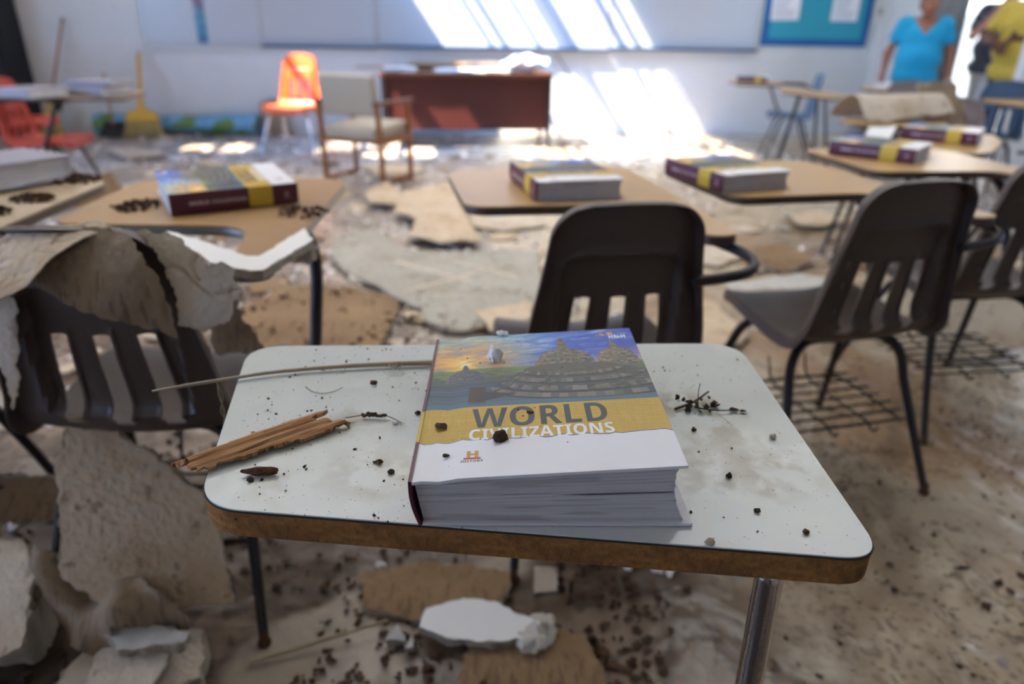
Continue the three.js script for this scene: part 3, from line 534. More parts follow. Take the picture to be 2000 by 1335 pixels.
// a bent board swept along z (length BH): line = [[x, y], ...] of its outer face; uv: u along the line, v along the length
function sweep(line, th, z0, z1, uvFn, nz = 24, zmap) {
  const n = line.length, P = [];
  for (let i = 0; i < n; i++) { P.push([]); for (let j = 0; j <= nz; j++) { const z = mix(z0, z1, j / nz), q = zmap ? zmap(line[i][0], line[i][1], z) : [line[i][0], line[i][1], z]; P[i].push(V(q[0], q[1], q[2])); } }
  let L = [0]; for (let i = 1; i < n; i++) L.push(L[i - 1] + Math.hypot(line[i][0] - line[i - 1][0], line[i][1] - line[i - 1][1]));
  return gridSolid(n - 1, nz, P, () => true, th, (i, j) => uvFn(L[i] / L[n - 1], j / nz));
}
// local frame: spine at -x, head of the book at -z, back cover on y = 0. tl / tr: thickness at spine / fore edge; lean: top pushed to -x
function makeBook(name, label, o = {}) {
  const t = thing(name, label, 'book'), tl = o.tl ?? 0.047, tr = o.tr ?? 0.047, lean = o.lean ?? 0, w = BW, z0 = -BH / 2, z1 = BH / 2, x0 = -w / 2, x1 = w / 2, th = 0.0028;
  const topY = (x) => mix(tl, tr, (x - x0) / w), lx = (y) => -lean * (y / tl);
  const line = []; for (let i = 0; i <= 30; i++) { const x = mix(x0 + 0.002, x1, i / 30); line.push([x + lx(tl), topY(x) + (i < 6 ? -0.0022 * Math.exp(-((i - 3) ** 2) / 1.6) - 0.0016 * Math.exp(-i) : 0) + (o.warp ?? 0) * Math.sin((i / 30) * Math.PI)]); }
  const zm = (x, y, z) => [x + (o.skew ?? 0) * (z / BH) * 0, y, z];
  const g = sweep(line.map((p) => p), th, z1, z0, (u, v) => [u, v]);                                    // u to the right, v up the page
  part('front_cover', g, MB.cover, t, 'printed front cover');
  const sp = []; for (let i = 0; i <= 12; i++) { const a = i / 12, y = mix(0.001, tl - 0.0006, a); sp.push([x0 + 0.002 + lx(y) - Math.sin(a * Math.PI) * 0.0025, y]); }
  part('spine', sweep(sp, th, z0, z1, (u, v) => [v, u], 24), MB.spine, t, 'maroon spine with a yellow band');
  const bk = []; for (let i = 0; i <= 20; i++) bk.push([mix(x0 + 0.002, x1 + 0.003, i / 20), th + 0.0002 - (i < 4 ? 0 : 0)]);
  part('back_cover', sweep(bk, th, z1, z0, (u, v) => [u, v]), MB.back, t, 'white back cover');
  // page block in layers; edges ripple page by page
  const layers = o.layers ?? [[0, 1, 0]];
  for (const [a, b, gap] of layers) {
    const nx = 26, ny = Math.max(6, Math.round((b - a) * 40)), P = [], rip = (q, k) => (vn(q * 55, k, 21) - 0.5) * 0.0012 + (vn(q * 14, k, 23) - 0.5) * 0.0016;
    const ring = [];                                                    // walk round the block: spine side, head, fore edge, tail
    const xi = x0 + 0.003, xo = x1 - 0.004, zi = z0 + 0.004, zo = z1 - 0.004;
    for (let i = 0; i <= 8; i++) ring.push([xi, mix(zo, zi, i / 8), 0]); for (let i = 1; i <= nx; i++) ring.push([mix(xi, xo, i / nx), zi, 1]); for (let i = 1; i <= nx; i++) ring.push([xo, mix(zi, zo, i / nx), 2]); for (let i = 1; i <= nx; i++) ring.push([mix(xo, xi, i / nx), zo, 3]);
    const pos = [], uv = [], idx = [], n = ring.length;
    for (let j = 0; j <= ny; j++) for (let i = 0; i < n; i++) {
      const [x, z, sd] = ring[i], h = mix(a, b, j / ny), open = gap * smooth(0.35, 1, (x - xi) / (xo - xi)) * (j === ny ? 1 : 0);
      const y = mix(th + 0.0004, topY(x) - th - 0.0004, h) - open, k = sd === 3 || sd === 1 ? Math.floor(x * 8) * 0 + x * 6 : z * 6;
      const hollow = sd === 2 ? -0.005 * Math.sin(h * Math.PI) : 0, r = rip(h, 3 + k * 0.3);
      pos.push(x + lx(y) + (sd === 2 ? r + hollow : 0), y, z + (sd === 3 ? r : sd === 1 ? -r : 0)); uv.push(sd === 2 ? z * 3.4 + 0.5 : x * 4 + 0.5, h);
    }
    for (let j = 0; j < ny; j++) for (let i = 0; i < n - 1; i++) { const p = j * n + i, q = p + n; idx.push(p, q, p + 1, p + 1, q, q + 1); }
    for (const [row, up] of [[0, 0], [ny, 1]]) { const k = pos.length / 3; let cx = 0, cy = 0, cz = 0; for (let i = 0; i < n; i++) { cx += pos[(row * n + i) * 3]; cy += pos[(row * n + i) * 3 + 1]; cz += pos[(row * n + i) * 3 + 2]; } pos.push(cx / n, cy / n, cz / n); uv.push(0, 0.5); for (let i = 0; i < n - 1; i++) up ? idx.push(k, row * n + i + 1, row * n + i) : idx.push(k, row * n + i, row * n + i + 1); }
    const pg = new THREE.BufferGeometry(); pg.setAttribute('position', new THREE.Float32BufferAttribute(pos, 3)); pg.setAttribute('uv', new THREE.Float32BufferAttribute(uv, 2)); pg.setIndex(idx); pg.computeVertexNormals();
    part('page_block', toCreasedNormals(pg, 0.9), MB.pages, t);
  }
  return t;
}
const bookA = makeBook('textbook', 'swollen textbook with a temple cover lying on the white desk, nearest of all the books', { tl: 0.0445, tr: 0.0605, lean: 0.0075, layers: [[0, 0.55, 0.0034], [0.55, 1, 0]] });
bookA.position.set(0.035, 0.7456, -0.594); bookA.rotation.y = 0.023;
const bookC = makeBook('textbook', 'textbook on the tan desk straight behind the nearest book, spine to the left');
const setBook = (b, x, y, z, a, p = 0, r = 0) => { b.position.set(x, y, z); b.rotation.set(p, a, r); return b; };
setBook(bookC, 0.128, 0.7425, -1.805, 0.24);
setBook(cloneOf(bookC, 'textbook', 'textbook with dusty blue cover on the left desk, maroon spine facing the camera', [0, 0, 0], 0), -0.685, 0.7435, -1.634, 2.13, 0, 0.05);
setBook(cloneOf(bookC, 'textbook', 'textbook with its pages to the camera, on the tan desk of the side-view chair', [0, 0, 0], 0), 0.603, 0.7305, -2.001, 0.383);
setBook(cloneOf(bookC, 'textbook', 'textbook at right with its maroon spine to the camera, nearer of the two lying so', [0, 0, 0], 0), 1.283, 0.7325, -2.493, 0.86);

// ---------------------------------------------------------------- fallen ceiling board, torn paper, plaster
// a piece of ceiling board: paper face over a crumbling gypsum core
function boardPiece(label, poly, pos, o = {}) {
  const t = thing(o.name ?? 'plasterboard_piece', label, o.category ?? 'ceiling board', pos, 0, o.group);
  t.rotation.set(o.rx ?? 0, o.ry ?? 0, o.rz ?? 0);
  const th = o.th ?? 0.013, cell = o.cell ?? 0.012, k = o.seed ?? 1;
  part('paper_face', sheet(poly, cell, 0.0018, { jag: o.jag ?? 0.006, seed: k, map: o.map, bump: o.bump ?? 0.0018 }), o.face ?? M.paper, t);
  const m2 = (x, z) => { const p = o.map ? o.map(x, z) : V(x, 0, z); p.y -= 0.0019; return p; };
  part('gypsum_core', sheet(poly, cell, th, { jag: (o.jag ?? 0.006) * 1.2, seed: k + 3, map: m2, bump: o.bump ?? 0.0018 }), o.core ?? M.core, t);
  return t;
}
const sheetThing = (name, label, category, poly, pos, o = {}) => solo(name, sheet(poly, o.cell ?? 0.01, o.th ?? 0.002, { jag: o.jag ?? 0.005, seed: o.seed ?? 2, map: o.map, bump: o.bump ?? 0.004, step: o.step }), o.mat ?? M.paper, label, category, pos, [o.rx ?? 0, o.ry ?? 0, o.rz ?? 0], o.group);
const wave = (a, f, g, k) => (x, z) => V(x, a * (Math.sin(x * f + k) * 0.6 + Math.sin(z * g + k * 2) * 0.5 + (fbm(x * 9 + 30, z * 9 + 30, 7 + k, 3) - 0.5) * 2), z);

// by the left chair
boardPiece('large pale slab of ceiling board leaning on the left chair legs, front left corner', [[-0.106, -0.181], [-0.05, -0.182], [-0.022, -0.147], [0.058, -0.078], [0.116, -0.011], [0.137, 0.058], [0.143, 0.126], [0.152, 0.197], [0.041, 0.185], [-0.07, 0.165], [-0.135, 0.1], [-0.126, -0.054], [-0.135, -0.111]], [-0.685, 0.3, -1.02], { ry: 14 * DEG, rx: 62 * DEG, cell: 0.006, jag: 0.005, step: 0.012, seed: 4, bump: 0.001, face: M.paperLight, map: (x, z) => V(x, -0.3 * x * x - 0.16 * z * z, z) });
sheetThing('torn_paper', 'dark brown facing paper draped over the left chair back, curved like a shell', 'torn paper', [[-0.11, -0.015], [-0.088, -0.046], [-0.041, -0.074], [0.01, -0.08], [0.051, -0.06], [0.088, -0.011], [0.103, 0.043], [0.104, 0.088], [0.054, 0.066], [-0.008, 0.049], [-0.062, 0.031], [-0.1, 0.012]], [-0.617, 0.766, -0.975], { rx: 72 * DEG, cell: 0.004, jag: 0.003, seed: 11, mat: M.brownPaper, map: (x, z) => V(x, 0.024 - 2.0 * (x - 0.01) ** 2 - 3.2 * (z - 0.01) ** 2 + 0.004 * Math.sin(x * 40 + z * 30), z) });
sheetThing('torn_paper', 'pale curled strip of paper arching from the left edge onto the left chair back', 'torn paper', [[-0.16, 0.06], [-0.15, -0.03], [-0.05, -0.043], [0.028, -0.064], [0.054, -0.08], [0.091, -0.07], [0.057, -0.04], [0.036, 0.004], [0.026, 0.06], [-0.015, 0.093], [-0.06, 0.14]], [-0.698, 0.804, -0.965], { ry: -12 * DEG, rx: 30 * DEG, cell: 0.005, jag: 0.002, seed: 12, mat: M.paperLight, map: (x, z) => V(x, 0.012 * Math.sin((x + 0.1) * 16) - 1.0 * (z + 0.01) ** 2, z) });
boardPiece('thick cracked chunk of ceiling board with crumbling edges over the left chair back', [[-0.124, -0.08], [-0.041, -0.072], [0.015, -0.035], [0.025, -0.02], [0.047, -0.028], [0.071, 0.015], [0.057, 0.051], [0.049, 0.062], [0.018, 0.075], [-0.025, 0.069], [-0.028, 0.013], [-0.064, -0.05]], [-0.488, 0.763, -0.99], { rx: 64 * DEG, cell: 0.0035, jag: 0.004, seed: 21, th: 0.013, bump: 0.004, face: M.paper, map: (x, z) => V(x, -1.2 * x * x - 1.5 * z * z - 0.006 * Math.exp(-((z - 0.012 * Math.sin(x * 60) - 0.3 * x) ** 2) / 0.000006) - 0.006 * Math.exp(-((x - 0.01 - 0.01 * Math.sin(z * 70)) ** 2) / 0.000006) * (z > 0 ? 0 : 1), z) });
boardPiece('angled strip of white-edged board lying across the near edge of the left desk', [[-0.173, -0.105], [-0.06, -0.03], [0.03, 0.04], [0.06, 0.05], [0.085, -0.14], [0.123, -0.059], [0.09, 0.12], [0.07, 0.125], [-0.03, 0.075], [-0.16, -0.07]], [-0.502, 0.752, -1.197], { cell: 0.006, jag: 0.002, seed: 23, th: 0.014, face: M.plasterFine });
sheetThing('torn_paper', 'torn flap hanging under the white-edged strip at the left desk post', 'torn paper', [[-0.034, 0.001], [0.01, -0.038], [0.024, -0.029], [0.022, 0.012], [0.007, 0.023], [-0.006, 0.014], [-0.022, 0.018]], [-0.417, 0.702, -1.319], { rx: 75 * DEG, ry: 20 * DEG, cell: 0.004, jag: 0.003, seed: 29, th: 0.005, mat: M.paper, map: (x, z) => V(x, 0.006 * Math.sin(x * 130), z) });
sheetThing('torn_paper', 'brown scrap hanging behind the cracked chunk, under the left desk', 'torn paper', [[-0.07, -0.05], [0.003, -0.06], [0.034, -0.001], [0.062, 0.042], [-0.03, 0.045]], [-0.532, 0.585, -1.203], { rx: 60 * DEG, cell: 0.006, jag: 0.005, seed: 31, mat: M.brownPaper, map: wave(0.006, 40, 50, 2) });
sheetThing('torn_paper', 'long narrow strip of paper hanging at the left edge beside the left chair back', 'torn paper', [[-0.03, -0.095], [0.022, -0.09], [0.027, -0.032], [0.015, 0.065], [0.002, 0.105], [-0.01, 0.033], [-0.042, 0.017]], [-0.832, 0.628, -1.02], { rx: 75 * DEG, cell: 0.005, jag: 0.004, seed: 33, mat: M.paper, map: wave(0.006, 60, 30, 1) });
sheetThing('crumpled_paper', 'crumpled brown sheet folded below the leaning slab, front left corner', 'torn paper', [[-0.155, -0.092], [-0.064, -0.065], [0.005, -0.053], [0.078, -0.027], [0.146, 0.024], [0.144, 0.048], [0.027, 0.047], [0.016, 0.105], [-0.074, 0.06], [-0.125, -0.024]], [-0.725, 0.175, -0.93], { rx: 36 * DEG, cell: 0.005, jag: 0.003, seed: 37, mat: M.brownPaper, map: (x, z) => V(x, 0.03 * Math.sin(x * 26 + z * 22) + 0.012 * Math.sin(x * 60 - z * 30) - Math.max(0, z - 0.02) * 0.9, z) });
boardPiece('grey sheet of board cut by the left edge, beside the crumpled brown sheet', [[-0.16, -0.131], [-0.028, -0.101], [0.036, -0.028], [0.092, 0.115], [0.047, 0.15], [-0.16, 0.15]], [-0.925, 0.16, -0.966], { cell: 0.009, jag: 0.006, seed: 41, rx: 10 * DEG, map: wave(0.006, 14, 18, 1) });
boardPiece('flat slab in the bottom left corner below the crumpled brown sheet', [[-0.059, 0.02], [-0.06, -0.025], [0.028, -0.051], [0.065, -0.045], [0.062, 0.06], [-0.036, 0.062]], [-0.663, 0.1, -0.86], { cell: 0.006, jag: 0.004, seed: 43, rx: 8 * DEG });
boardPiece('thick chunk of board under the split slab, bottom left corner', [[-0.12, 0.06], [-0.1, -0.07], [0.09, -0.08], [0.13, 0.03], [0.04, 0.09]], [-0.67, 0.066, -0.89], { cell: 0.008, jag: 0.006, seed: 44, th: 0.05 });
boardPiece('thick chunk of board holding up the grey sheet at the left edge', [[-0.12, 0.1], [-0.14, -0.09], [0.03, -0.1], [0.08, 0.08]], [-0.95, 0.13, -1.0], { cell: 0.01, jag: 0.006, seed: 45, th: 0.1, face: M.brownPaper });
boardPiece('folded brown board leaning at the left edge above the grey sheet', [[-0.1, -0.05], [0.09, -0.07], [0.11, 0.03], [-0.08, 0.06]], [-1.1, 0.16, -1.22], { cell: 0.008, jag: 0.005, seed: 46, rx: 30 * DEG, rz: -12 * DEG, face: M.tanPaper });
boardPiece('pale folded scrap at the left edge under the left chair', [[-0.09, -0.04], [0.07, -0.05], [0.1, 0.03], [-0.06, 0.05]], [-1.16, 0.09, -1.42], { cell: 0.008, jag: 0.005, seed: 48, rx: 20 * DEG, face: M.paperLight });
solo('wooden_batten', bar(V(-1.3, 0.3, -1.02), V(-0.97, 0.05, -1.08), 0.04, 0.03, 0.004), M.oakDark, 'dark wooden batten slanting down at the left edge below the left chair', 'batten');
boardPiece('small split slab with a white top edge, just above the bottom left slab', [[-0.088, -0.012], [-0.002, -0.021], [0.068, -0.007], [0.066, 0.014], [-0.045, 0.03]], [-0.635, 0.13, -0.893], { cell: 0.005, jag: 0.004, seed: 47, face: M.plaster, th: 0.02, rx: 4 * DEG });
// under the white desk
boardPiece('white wedge of plasterboard on the floor below the middle of the white desk', [[-0.12, 0.018], [-0.111, -0.024], [-0.037, -0.05], [0.027, -0.044], [0.064, -0.021], [0.125, 0], [0.104, 0.036], [0.014, 0.045], [-0.065, 0.04]], [-0.054, 0.045, -1.021], { cell: 0.006, jag: 0.003, seed: 51, face: M.plasterFine, core: M.core, th: 0.024, rx: 9 * DEG });
solo('plaster_lump', lump(0.03, 0.019, 0.026, 61, 4, 1.1), M.plasterDull, 'knobbly plaster lump at the right end of the white wedge', 'plaster', [0.055, 0.028, -0.985]);
solo('plaster_lump', lump(0.026, 0.014, 0.03, 62, 4, 1.1), M.plasterDull, 'pale plaster lump behind the knobbly one, touching the white wedge tip', 'plaster', [0.075, 0.016, -1.035]);
sheetThing('tan_sheet', 'tan water-stained sheet at the bottom centre edge of the photo', 'torn paper', [[-0.141, -0.006], [-0.107, -0.027], [-0.042, -0.024], [0.052, -0.073], [0.101, -0.042], [0.134, 0.03], [0.139, 0.09], [-0.135, 0.1]], [0.052, 0.014, -0.962], { cell: 0.007, jag: 0.005, seed: 53, mat: M.tanPaper, th: 0.004, map: wave(0.004, 20, 26, 1) });
boardPiece('small triangular white chip left of the white wedge', [[-0.02, 0.01], [0.0, -0.022], [0.022, 0.014]], [-0.22, 0.026, -1.0], { cell: 0.004, jag: 0.002, seed: 55, face: M.plaster, th: 0.016, rx: 12 * DEG });
boardPiece('tiny white sliver right beside the triangular white chip', [[-0.007, 0.016], [0.001, -0.018], [0.009, 0.012]], [-0.19, 0.022, -0.985], { cell: 0.003, jag: 0.001, seed: 56, face: M.plaster, th: 0.012 });
boardPiece('flat mud-covered board under the white desk, behind the white wedge', [[-0.194, -0.042], [-0.029, -0.087], [0.134, -0.058], [0.146, -0.019], [0.104, 0.055], [-0.01, 0.091], [-0.152, 0.06]], [-0.137, 0.016, -1.131], { cell: 0.01, jag: 0.006, seed: 57, face: M.tanPaper, th: 0.01 });
boardPiece('small grey square tile fragment by the rusty chair foot', [[-0.025, -0.039], [0.027, -0.037], [0.024, 0.034], [-0.026, 0.042]], [0.085, 0.008, -1.175], { cell: 0.008, jag: 0.002, seed: 58, th: 0.005 });
solo('straw_stick', rod(V(-0.13, 0.012, 0.03), V(0.12, 0.03, -0.06), 0.006, 7, 0.003), M.straw, 'pale splintered stick on the floor in front of the bottom left slab', 'stick', [-0.36, 0.0, -0.97]);
// between the rows
const midBoards = [
  ['big grey ceiling board lying flat left of the central chair, faint seams across it', [[-0.527, -0.471], [-0.431, -0.69], [-0.274, -0.645], [-0.173, -0.393], [0.005, -0.309], [0.607, -0.345], [0.616, 0.22], [0.54, 0.54], [0.275, 0.741], [0.145, 0.669], [0.082, 0.503], [-0.08, 0.323], [-0.326, 0.049], [-0.459, -0.191]], [-0.478, 0.03, -3.236], { th: 0.013, cell: 0.022, face: M.paperGrey, seams: 1 }],
  ['cream sheet with a concave side lying beyond the big grey board', [[-0.272, -0.682], [0.04, -0.885], [0.128, -0.272], [0.338, 0.56], [0.147, 0.641], [-0.062, 0.534], [-0.08, 0.143], [-0.24, -0.037]], [-0.517, 0.06, -4.248], { face: M.paperLight, th: 0.006, cell: 0.02, map: wave(0.02, 5, 6, 1) }],
  ['cream scrap left of the cream sheet, near the armchair', [[-0.152, -0.125], [-0.03, -0.361], [0.14, 0.015], [0.107, 0.244], [-0.065, 0.227]], [-0.897, 0.06, -4.734], { face: M.paperLight, cell: 0.02, map: wave(0.015, 8, 7, 2) }],
  ['mud-smeared board behind the white desk, right of the left desk post', [[-0.347, -0.088], [-0.241, -0.383], [0.049, -0.363], [0.316, -0.243], [0.316, 0.32], [0.071, 0.395], [-0.164, 0.362]], [-0.811, 0.02, -2.634], { face: M.tanPaper, cell: 0.02 }],
  ['pale pointed board at the left front corner of the central chair seat', [[-0.131, -0.044], [0.097, -0.156], [0.094, 0.031], [-0.059, 0.169]], [-0.022, 0.04, -2.646], { face: M.paperLight, cell: 0.014 }],
  ['long pale shard under the central tan desk', [[-0.235, -0.186], [0.185, -0.286], [0.256, 0.102], [-0.009, 0.237], [-0.198, 0.133]], [-0.064, 0.02, -4.254], { cell: 0.02 }],
  ['tan square board on the floor between the two front right chairs', [[-0.143, -0.108], [0.141, -0.294], [0.18, 0.056], [-0.01, 0.21], [-0.168, 0.136]], [1.401, 0.03, -3.54], { face: M.tanPaper, cell: 0.016 }],
  ['white-edged board behind the side-view chair seat', [[-0.275, 0.017], [0.125, -0.147], [0.292, -0.064], [0.141, 0.066], [-0.283, 0.129]], [1.288, 0.04, -3.106], { face: M.plaster, cell: 0.016 }],
  ['cream board in front of the side-view chair seat, right of the central chair', [[-0.011, -0.315], [0.047, -0.253], [0.089, 0.111], [0.019, 0.197], [-0.145, 0.26]], [0.854, 0.02, -2.628], { face: M.paperLight, cell: 0.014 }],
  ['small pale board under the second tan desk at right', [[-0.127, -0.077], [0.12, -0.234], [0.204, 0.006], [-0.043, 0.174], [-0.154, 0.132]], [1.931, 0.04, -4.364], { face: M.paperLight, cell: 0.02 }],
  ['grey shard right of the central desk arm', [[-0.052, -0.144], [0.124, -0.258], [0.125, 0.037], [-0.062, 0.223], [-0.135, 0.142]], [1.111, 0.02, -3.622], { cell: 0.016 }],
  ['propped grey board below the chair at the right edge', [[0.005, -0.242], [0.261, -0.255], [0.102, 0.106], [-0.11, 0.217], [-0.259, 0.174]], [1.86, 0.11, -2.5], { cell: 0.016, rx: 22 * DEG, map: wave(0.01, 9, 9, 1) }],
  ['muddy scrap behind the white desk, left of the textbook', [[-0.153, -0.246], [0.129, 0.024], [0.128, 0.106], [-0.104, 0.115]], [-0.685, 0.012, -2.27], { face: M.tanPaper, cell: 0.016 }],
  ['sunlit shard on the floor in front of the yellow broom', [[-0.339, -0.138], [-0.163, -0.312], [0.362, 0.079], [0.14, 0.372]], [-3.517, 0.03, -6.476], { face: M.paperLight, cell: 0.03 }],
  ['brown panel propped under the dirty left desk', [[-0.22, -0.2], [0.05, -0.25], [0.26, 0.1], [0.12, 0.24]], [-2.027, 0.22, -3.369], { face: M.tanPaper, cell: 0.02, rx: 55 * DEG, ry: 25 * DEG }],
  ['white scrap between the two left desks', [[-0.161, 0.003], [-0.111, -0.215], [0.119, -0.087], [0.153, 0.299]], [-2.438, 0.05, -4.289], { face: M.plaster, cell: 0.02 }],
  ['pale strip beyond the dirty left desk', [[-0.145, 0.074], [-0.171, -0.348], [0.088, -0.177], [0.228, 0.451]], [-3.973, 0.03, -5.629], { face: M.paperLight, cell: 0.03 }],
  ['dusty shard at the foot of the wooden armchair', [[-0.298, -0.036], [-0.003, -0.356], [0.271, 0.025], [0.03, 0.367]], [-1.021, 0.02, -5.936], { face: M.paperLight, cell: 0.03 }],
  ['pale board beyond the second tan desk from the centre', [[-0.37, -0.001], [0.201, -0.492], [0.34, 0.01], [-0.171, 0.483]], [2.007, 0.02, -6.532], { face: M.paperLight, cell: 0.03 }],
];
midBoards.forEach(([label, poly, pos, o], i) => { const t = boardPiece(label, poly, pos, { jag: 0.012, seed: 100 + i * 3, ...o }); if (o.seams) for (const [x, z, L, a] of [[0.08, 0.02, 0.5, 0.62], [0.2, 0.12, 0.6, -0.75], [0.34, -0.02, 0.4, 0.62]]) { const s = part('tape_seam', box(L, 0.003, 0.022, 0, 0, 0, 0.001), M.paper, t, 'tan taped seam'); s.position.set(x, 0.0012, z); s.rotation.y = -a; } });
// smaller fragments strewn about the far floor
{
  const variants = [];
  for (let i = 0; i < 7; i++) { const n = 5 + (i % 3), p = []; for (let k = 0; k < n; k++) { const a = (k / n) * 6.283 + rr(-0.3, 0.3), r = rr(0.6, 1); p.push([Math.cos(a) * r * 0.1, -Math.sin(a) * r * 0.075]); } variants.push(sheet(p, 0.02, 0.012, { jag: 0.006, seed: 200 + i, bump: 0.006 })); }
  const faces = [M.paperLight, M.paper, M.plaster, M.paperLight, M.tanPaper];
  const spots = []; let n = 0;
  for (let tries = 0; n < 190 && tries < 4000; tries++) {
    const z = rr(-8.0, -1.9), x = rr(-0.8, 0.8) * (0.9 - z * 0.75), s = rr(0.4, 1.3) * (z > -3 ? 0.7 : 1.25);
    const q = V(x - WO.x, 0, z - WO.z), sw = q.x * CO - q.z * SI, d = q.x * SI + q.z * CO;
    if (sw < SL + 0.3 || sw > SR - 1.2 || d < 0.2 || (x > 0.75 && z > -2.4) || (sw > 6 && vn(x, z, 3) > 0.4)) continue;
    if (sw > 3.0 && sw < 5.0 && d < 1.4) continue;
    if (spots.some(([a, b, r]) => Math.hypot(a - x, b - z) < (r + s) * 0.1)) continue; spots.push([x, z, s]);
    const where = z < -6 ? 'near the back wall' : z < -4 ? 'on the middle of the floor' : 'between the front rows';
    const g = `ceiling board fragments ${where}`;
    const m = solo('board_fragment', variants[n % 7], faces[Math.floor(rnd() * 5)], `small fragment of pale ceiling board strewn ${where}`, 'board fragment', [x, 0.012 + rr(0, 0.012), z], [rr(-0.12, 0.12), rr(0, 6.28), rr(-0.12, 0.12)], g);
    m.scale.setScalar(s); n++;
  }
}
// stuff nobody could count: leaf litter and soil on the floor, plaster crumbs, dust on the desks
function scatter(name, geo, mat, n, label, category, where) {
  const im = new THREE.InstancedMesh(geo, mat, n); im.name = name; shade(im);
  const m = new THREE.Matrix4(), q = new THREE.Quaternion(), c = new THREE.Color(); let k = 0;
  for (let t = 0; k < n && t < n * 30; t++) { const w = where(); if (!w) continue; q.setFromEuler(new THREE.Euler(rr(0, 6.28), rr(0, 6.28), rr(0, 6.28))); if (w[4]) q.setFromEuler(new THREE.Euler(rr(-0.25, 0.25), rr(0, 6.28), rr(-0.25, 0.25))); const s = w[3]; im.setMatrixAt(k, m.compose(V(w[0], w[1], w[2]), q, V(s * rr(0.7, 1.3), s * rr(0.7, 1.2), s * rr(0.7, 1.3)))); const b = rr(0.6, 1.3); im.setColorAt(k, c.setRGB(b, b * rr(0.93, 1), b * rr(0.85, 1))); k++; }
  im.count = k; im.userData = { label, category, kind: 'stuff' }; scene.add(im);
}
const bit = lump(1, 0.5, 0.6, 301, 1, 0.9), flake = lump(1, 0.22, 0.55, 302, 1, 1.0), crumb = lump(1, 0.7, 0.8, 303, 1, 0.8);
scatter('leaf_litter', flake, M.mudFine, 2600, 'dark leaf litter and soil clumps lying all over the muddy floor', 'litter', () => {
  const z = -0.75 - 5.6 * rnd() ** 1.7, x = rr(-0.8, 0.8) * (0.75 - z * 0.78), d = fbm(x * 4 + 20, z * 4 + 20, 311, 3); if (x > 0.35 && rnd() > 0.12) return null; if (d < 0.46 + 0.1 * rnd()) return null;
  return [x, 0.006, z, rr(0.004, 0.013), 1];
});
scatter('soil_clods', bit, M.mudFine, 1100, 'brown soil clods thick on the floor below the white desk', 'soil', () => { const z = rr(-3.0, -0.72), x = rr(-1.25, 0.3), d = fbm(x * 5 + 20, z * 5 + 20, 351, 3); if (d < 0.47) return null; return [x, z < -2.2 ? 0.024 : 0.004, z, rr(0.004, 0.013)]; });
scatter('plaster_crumbs', crumb, M.plasterFine, 1700, 'white plaster crumbs sprinkled over the floor between the desks', 'crumbs', () => { const z = -1.2 - 6.6 * rnd(), x = rr(-0.8, 0.8) * (0.75 - z * 0.78), d = fbm(x * 2.4 + 20, z * 2.4 + 60, 321, 3); if (x > 0.7 && z > -2.6) return null; if (d < 0.5) return null; return [x, 0.006, z, rr(0.005, 0.022)]; });
scatter('floor_specks', flake, M.soil, 900, 'dark specks of leaf and dirt on the bare vinyl floor at right', 'litter', () => { const z = rr(-2.6, -0.8), x = rr(0.25, 1.9), d = fbm(x * 5 + 20, z * 5 + 60, 331, 3); if (d < 0.45) return null; return [x, 0.002, z, rr(0.002, 0.007), 1]; });

// ---------------------------------------------------------------- what lies on the white desk and its book
const DY = 0.7451, onDesk = (x, z, h = 0) => [x, DY + h, z];
const BT = (x, z) => { const cx = x - 0.035, cz = z + 0.594, a = 0.023, lx = cx * Math.cos(a) - cz * Math.sin(a); return 0.7456 + mix(0.0445, 0.0605, (lx + BW / 2) / BW); };
{
  const poly = [[-0.082, 0.023], [-0.071, 0.015], [-0.046, 0], [-0.009, -0.018], [0.02, -0.03], [0.041, -0.035], [0.062, -0.036], [0.05, -0.026], [0.044, -0.019], [0.06, -0.018], [0.083, -0.009], [0.049, 0.006], [0.01, 0.016], [-0.022, 0.027], [-0.058, 0.04], [-0.067, 0.034], [-0.065, 0.029]];
  // grain runs along the piece: turn the outline so that its length lies along x
  const A = 0.40, ca = Math.cos(A), sa = Math.sin(A), P = poly.map(([x, z]) => [x * ca - z * sa, x * sa + z * ca]);
  const ridge = (x, z) => 0.004 * (fbm(x * 7 + 40, z * 300 + 40, 5, 3) - 0.5) * 2 + 0.004 * smooth(0.018, 0.0, Math.abs(z)) - 0.003 * smooth(0.62, 0.75, vn(x * 9 + 20, z * 120 + 70, 8));
  solo('wood_splinter', sheet(P, 0.0013, 0.004, { jag: 0.0015, step: 0.003, seed: 71, map: (x, z) => V(x, ridge(x, z), z) }), M.splinter, 'splintered piece of brown wood jutting over the left edge of the white desk', 'wood splinter', [-0.2396, 0.7512, -0.5728], [0, 18 * DEG + A, 0]);
}
solo('bark_chip', merge([place(lump(0.0165, 0.0035, 0.0042, 72, 4, 0.45), 0, 0, 0)]), M.barkFine, 'small rough bark chip at the front left corner of the white desk', 'bark chip', onDesk(-0.228, -0.521, 0.004), [0, 0.05, 0]);
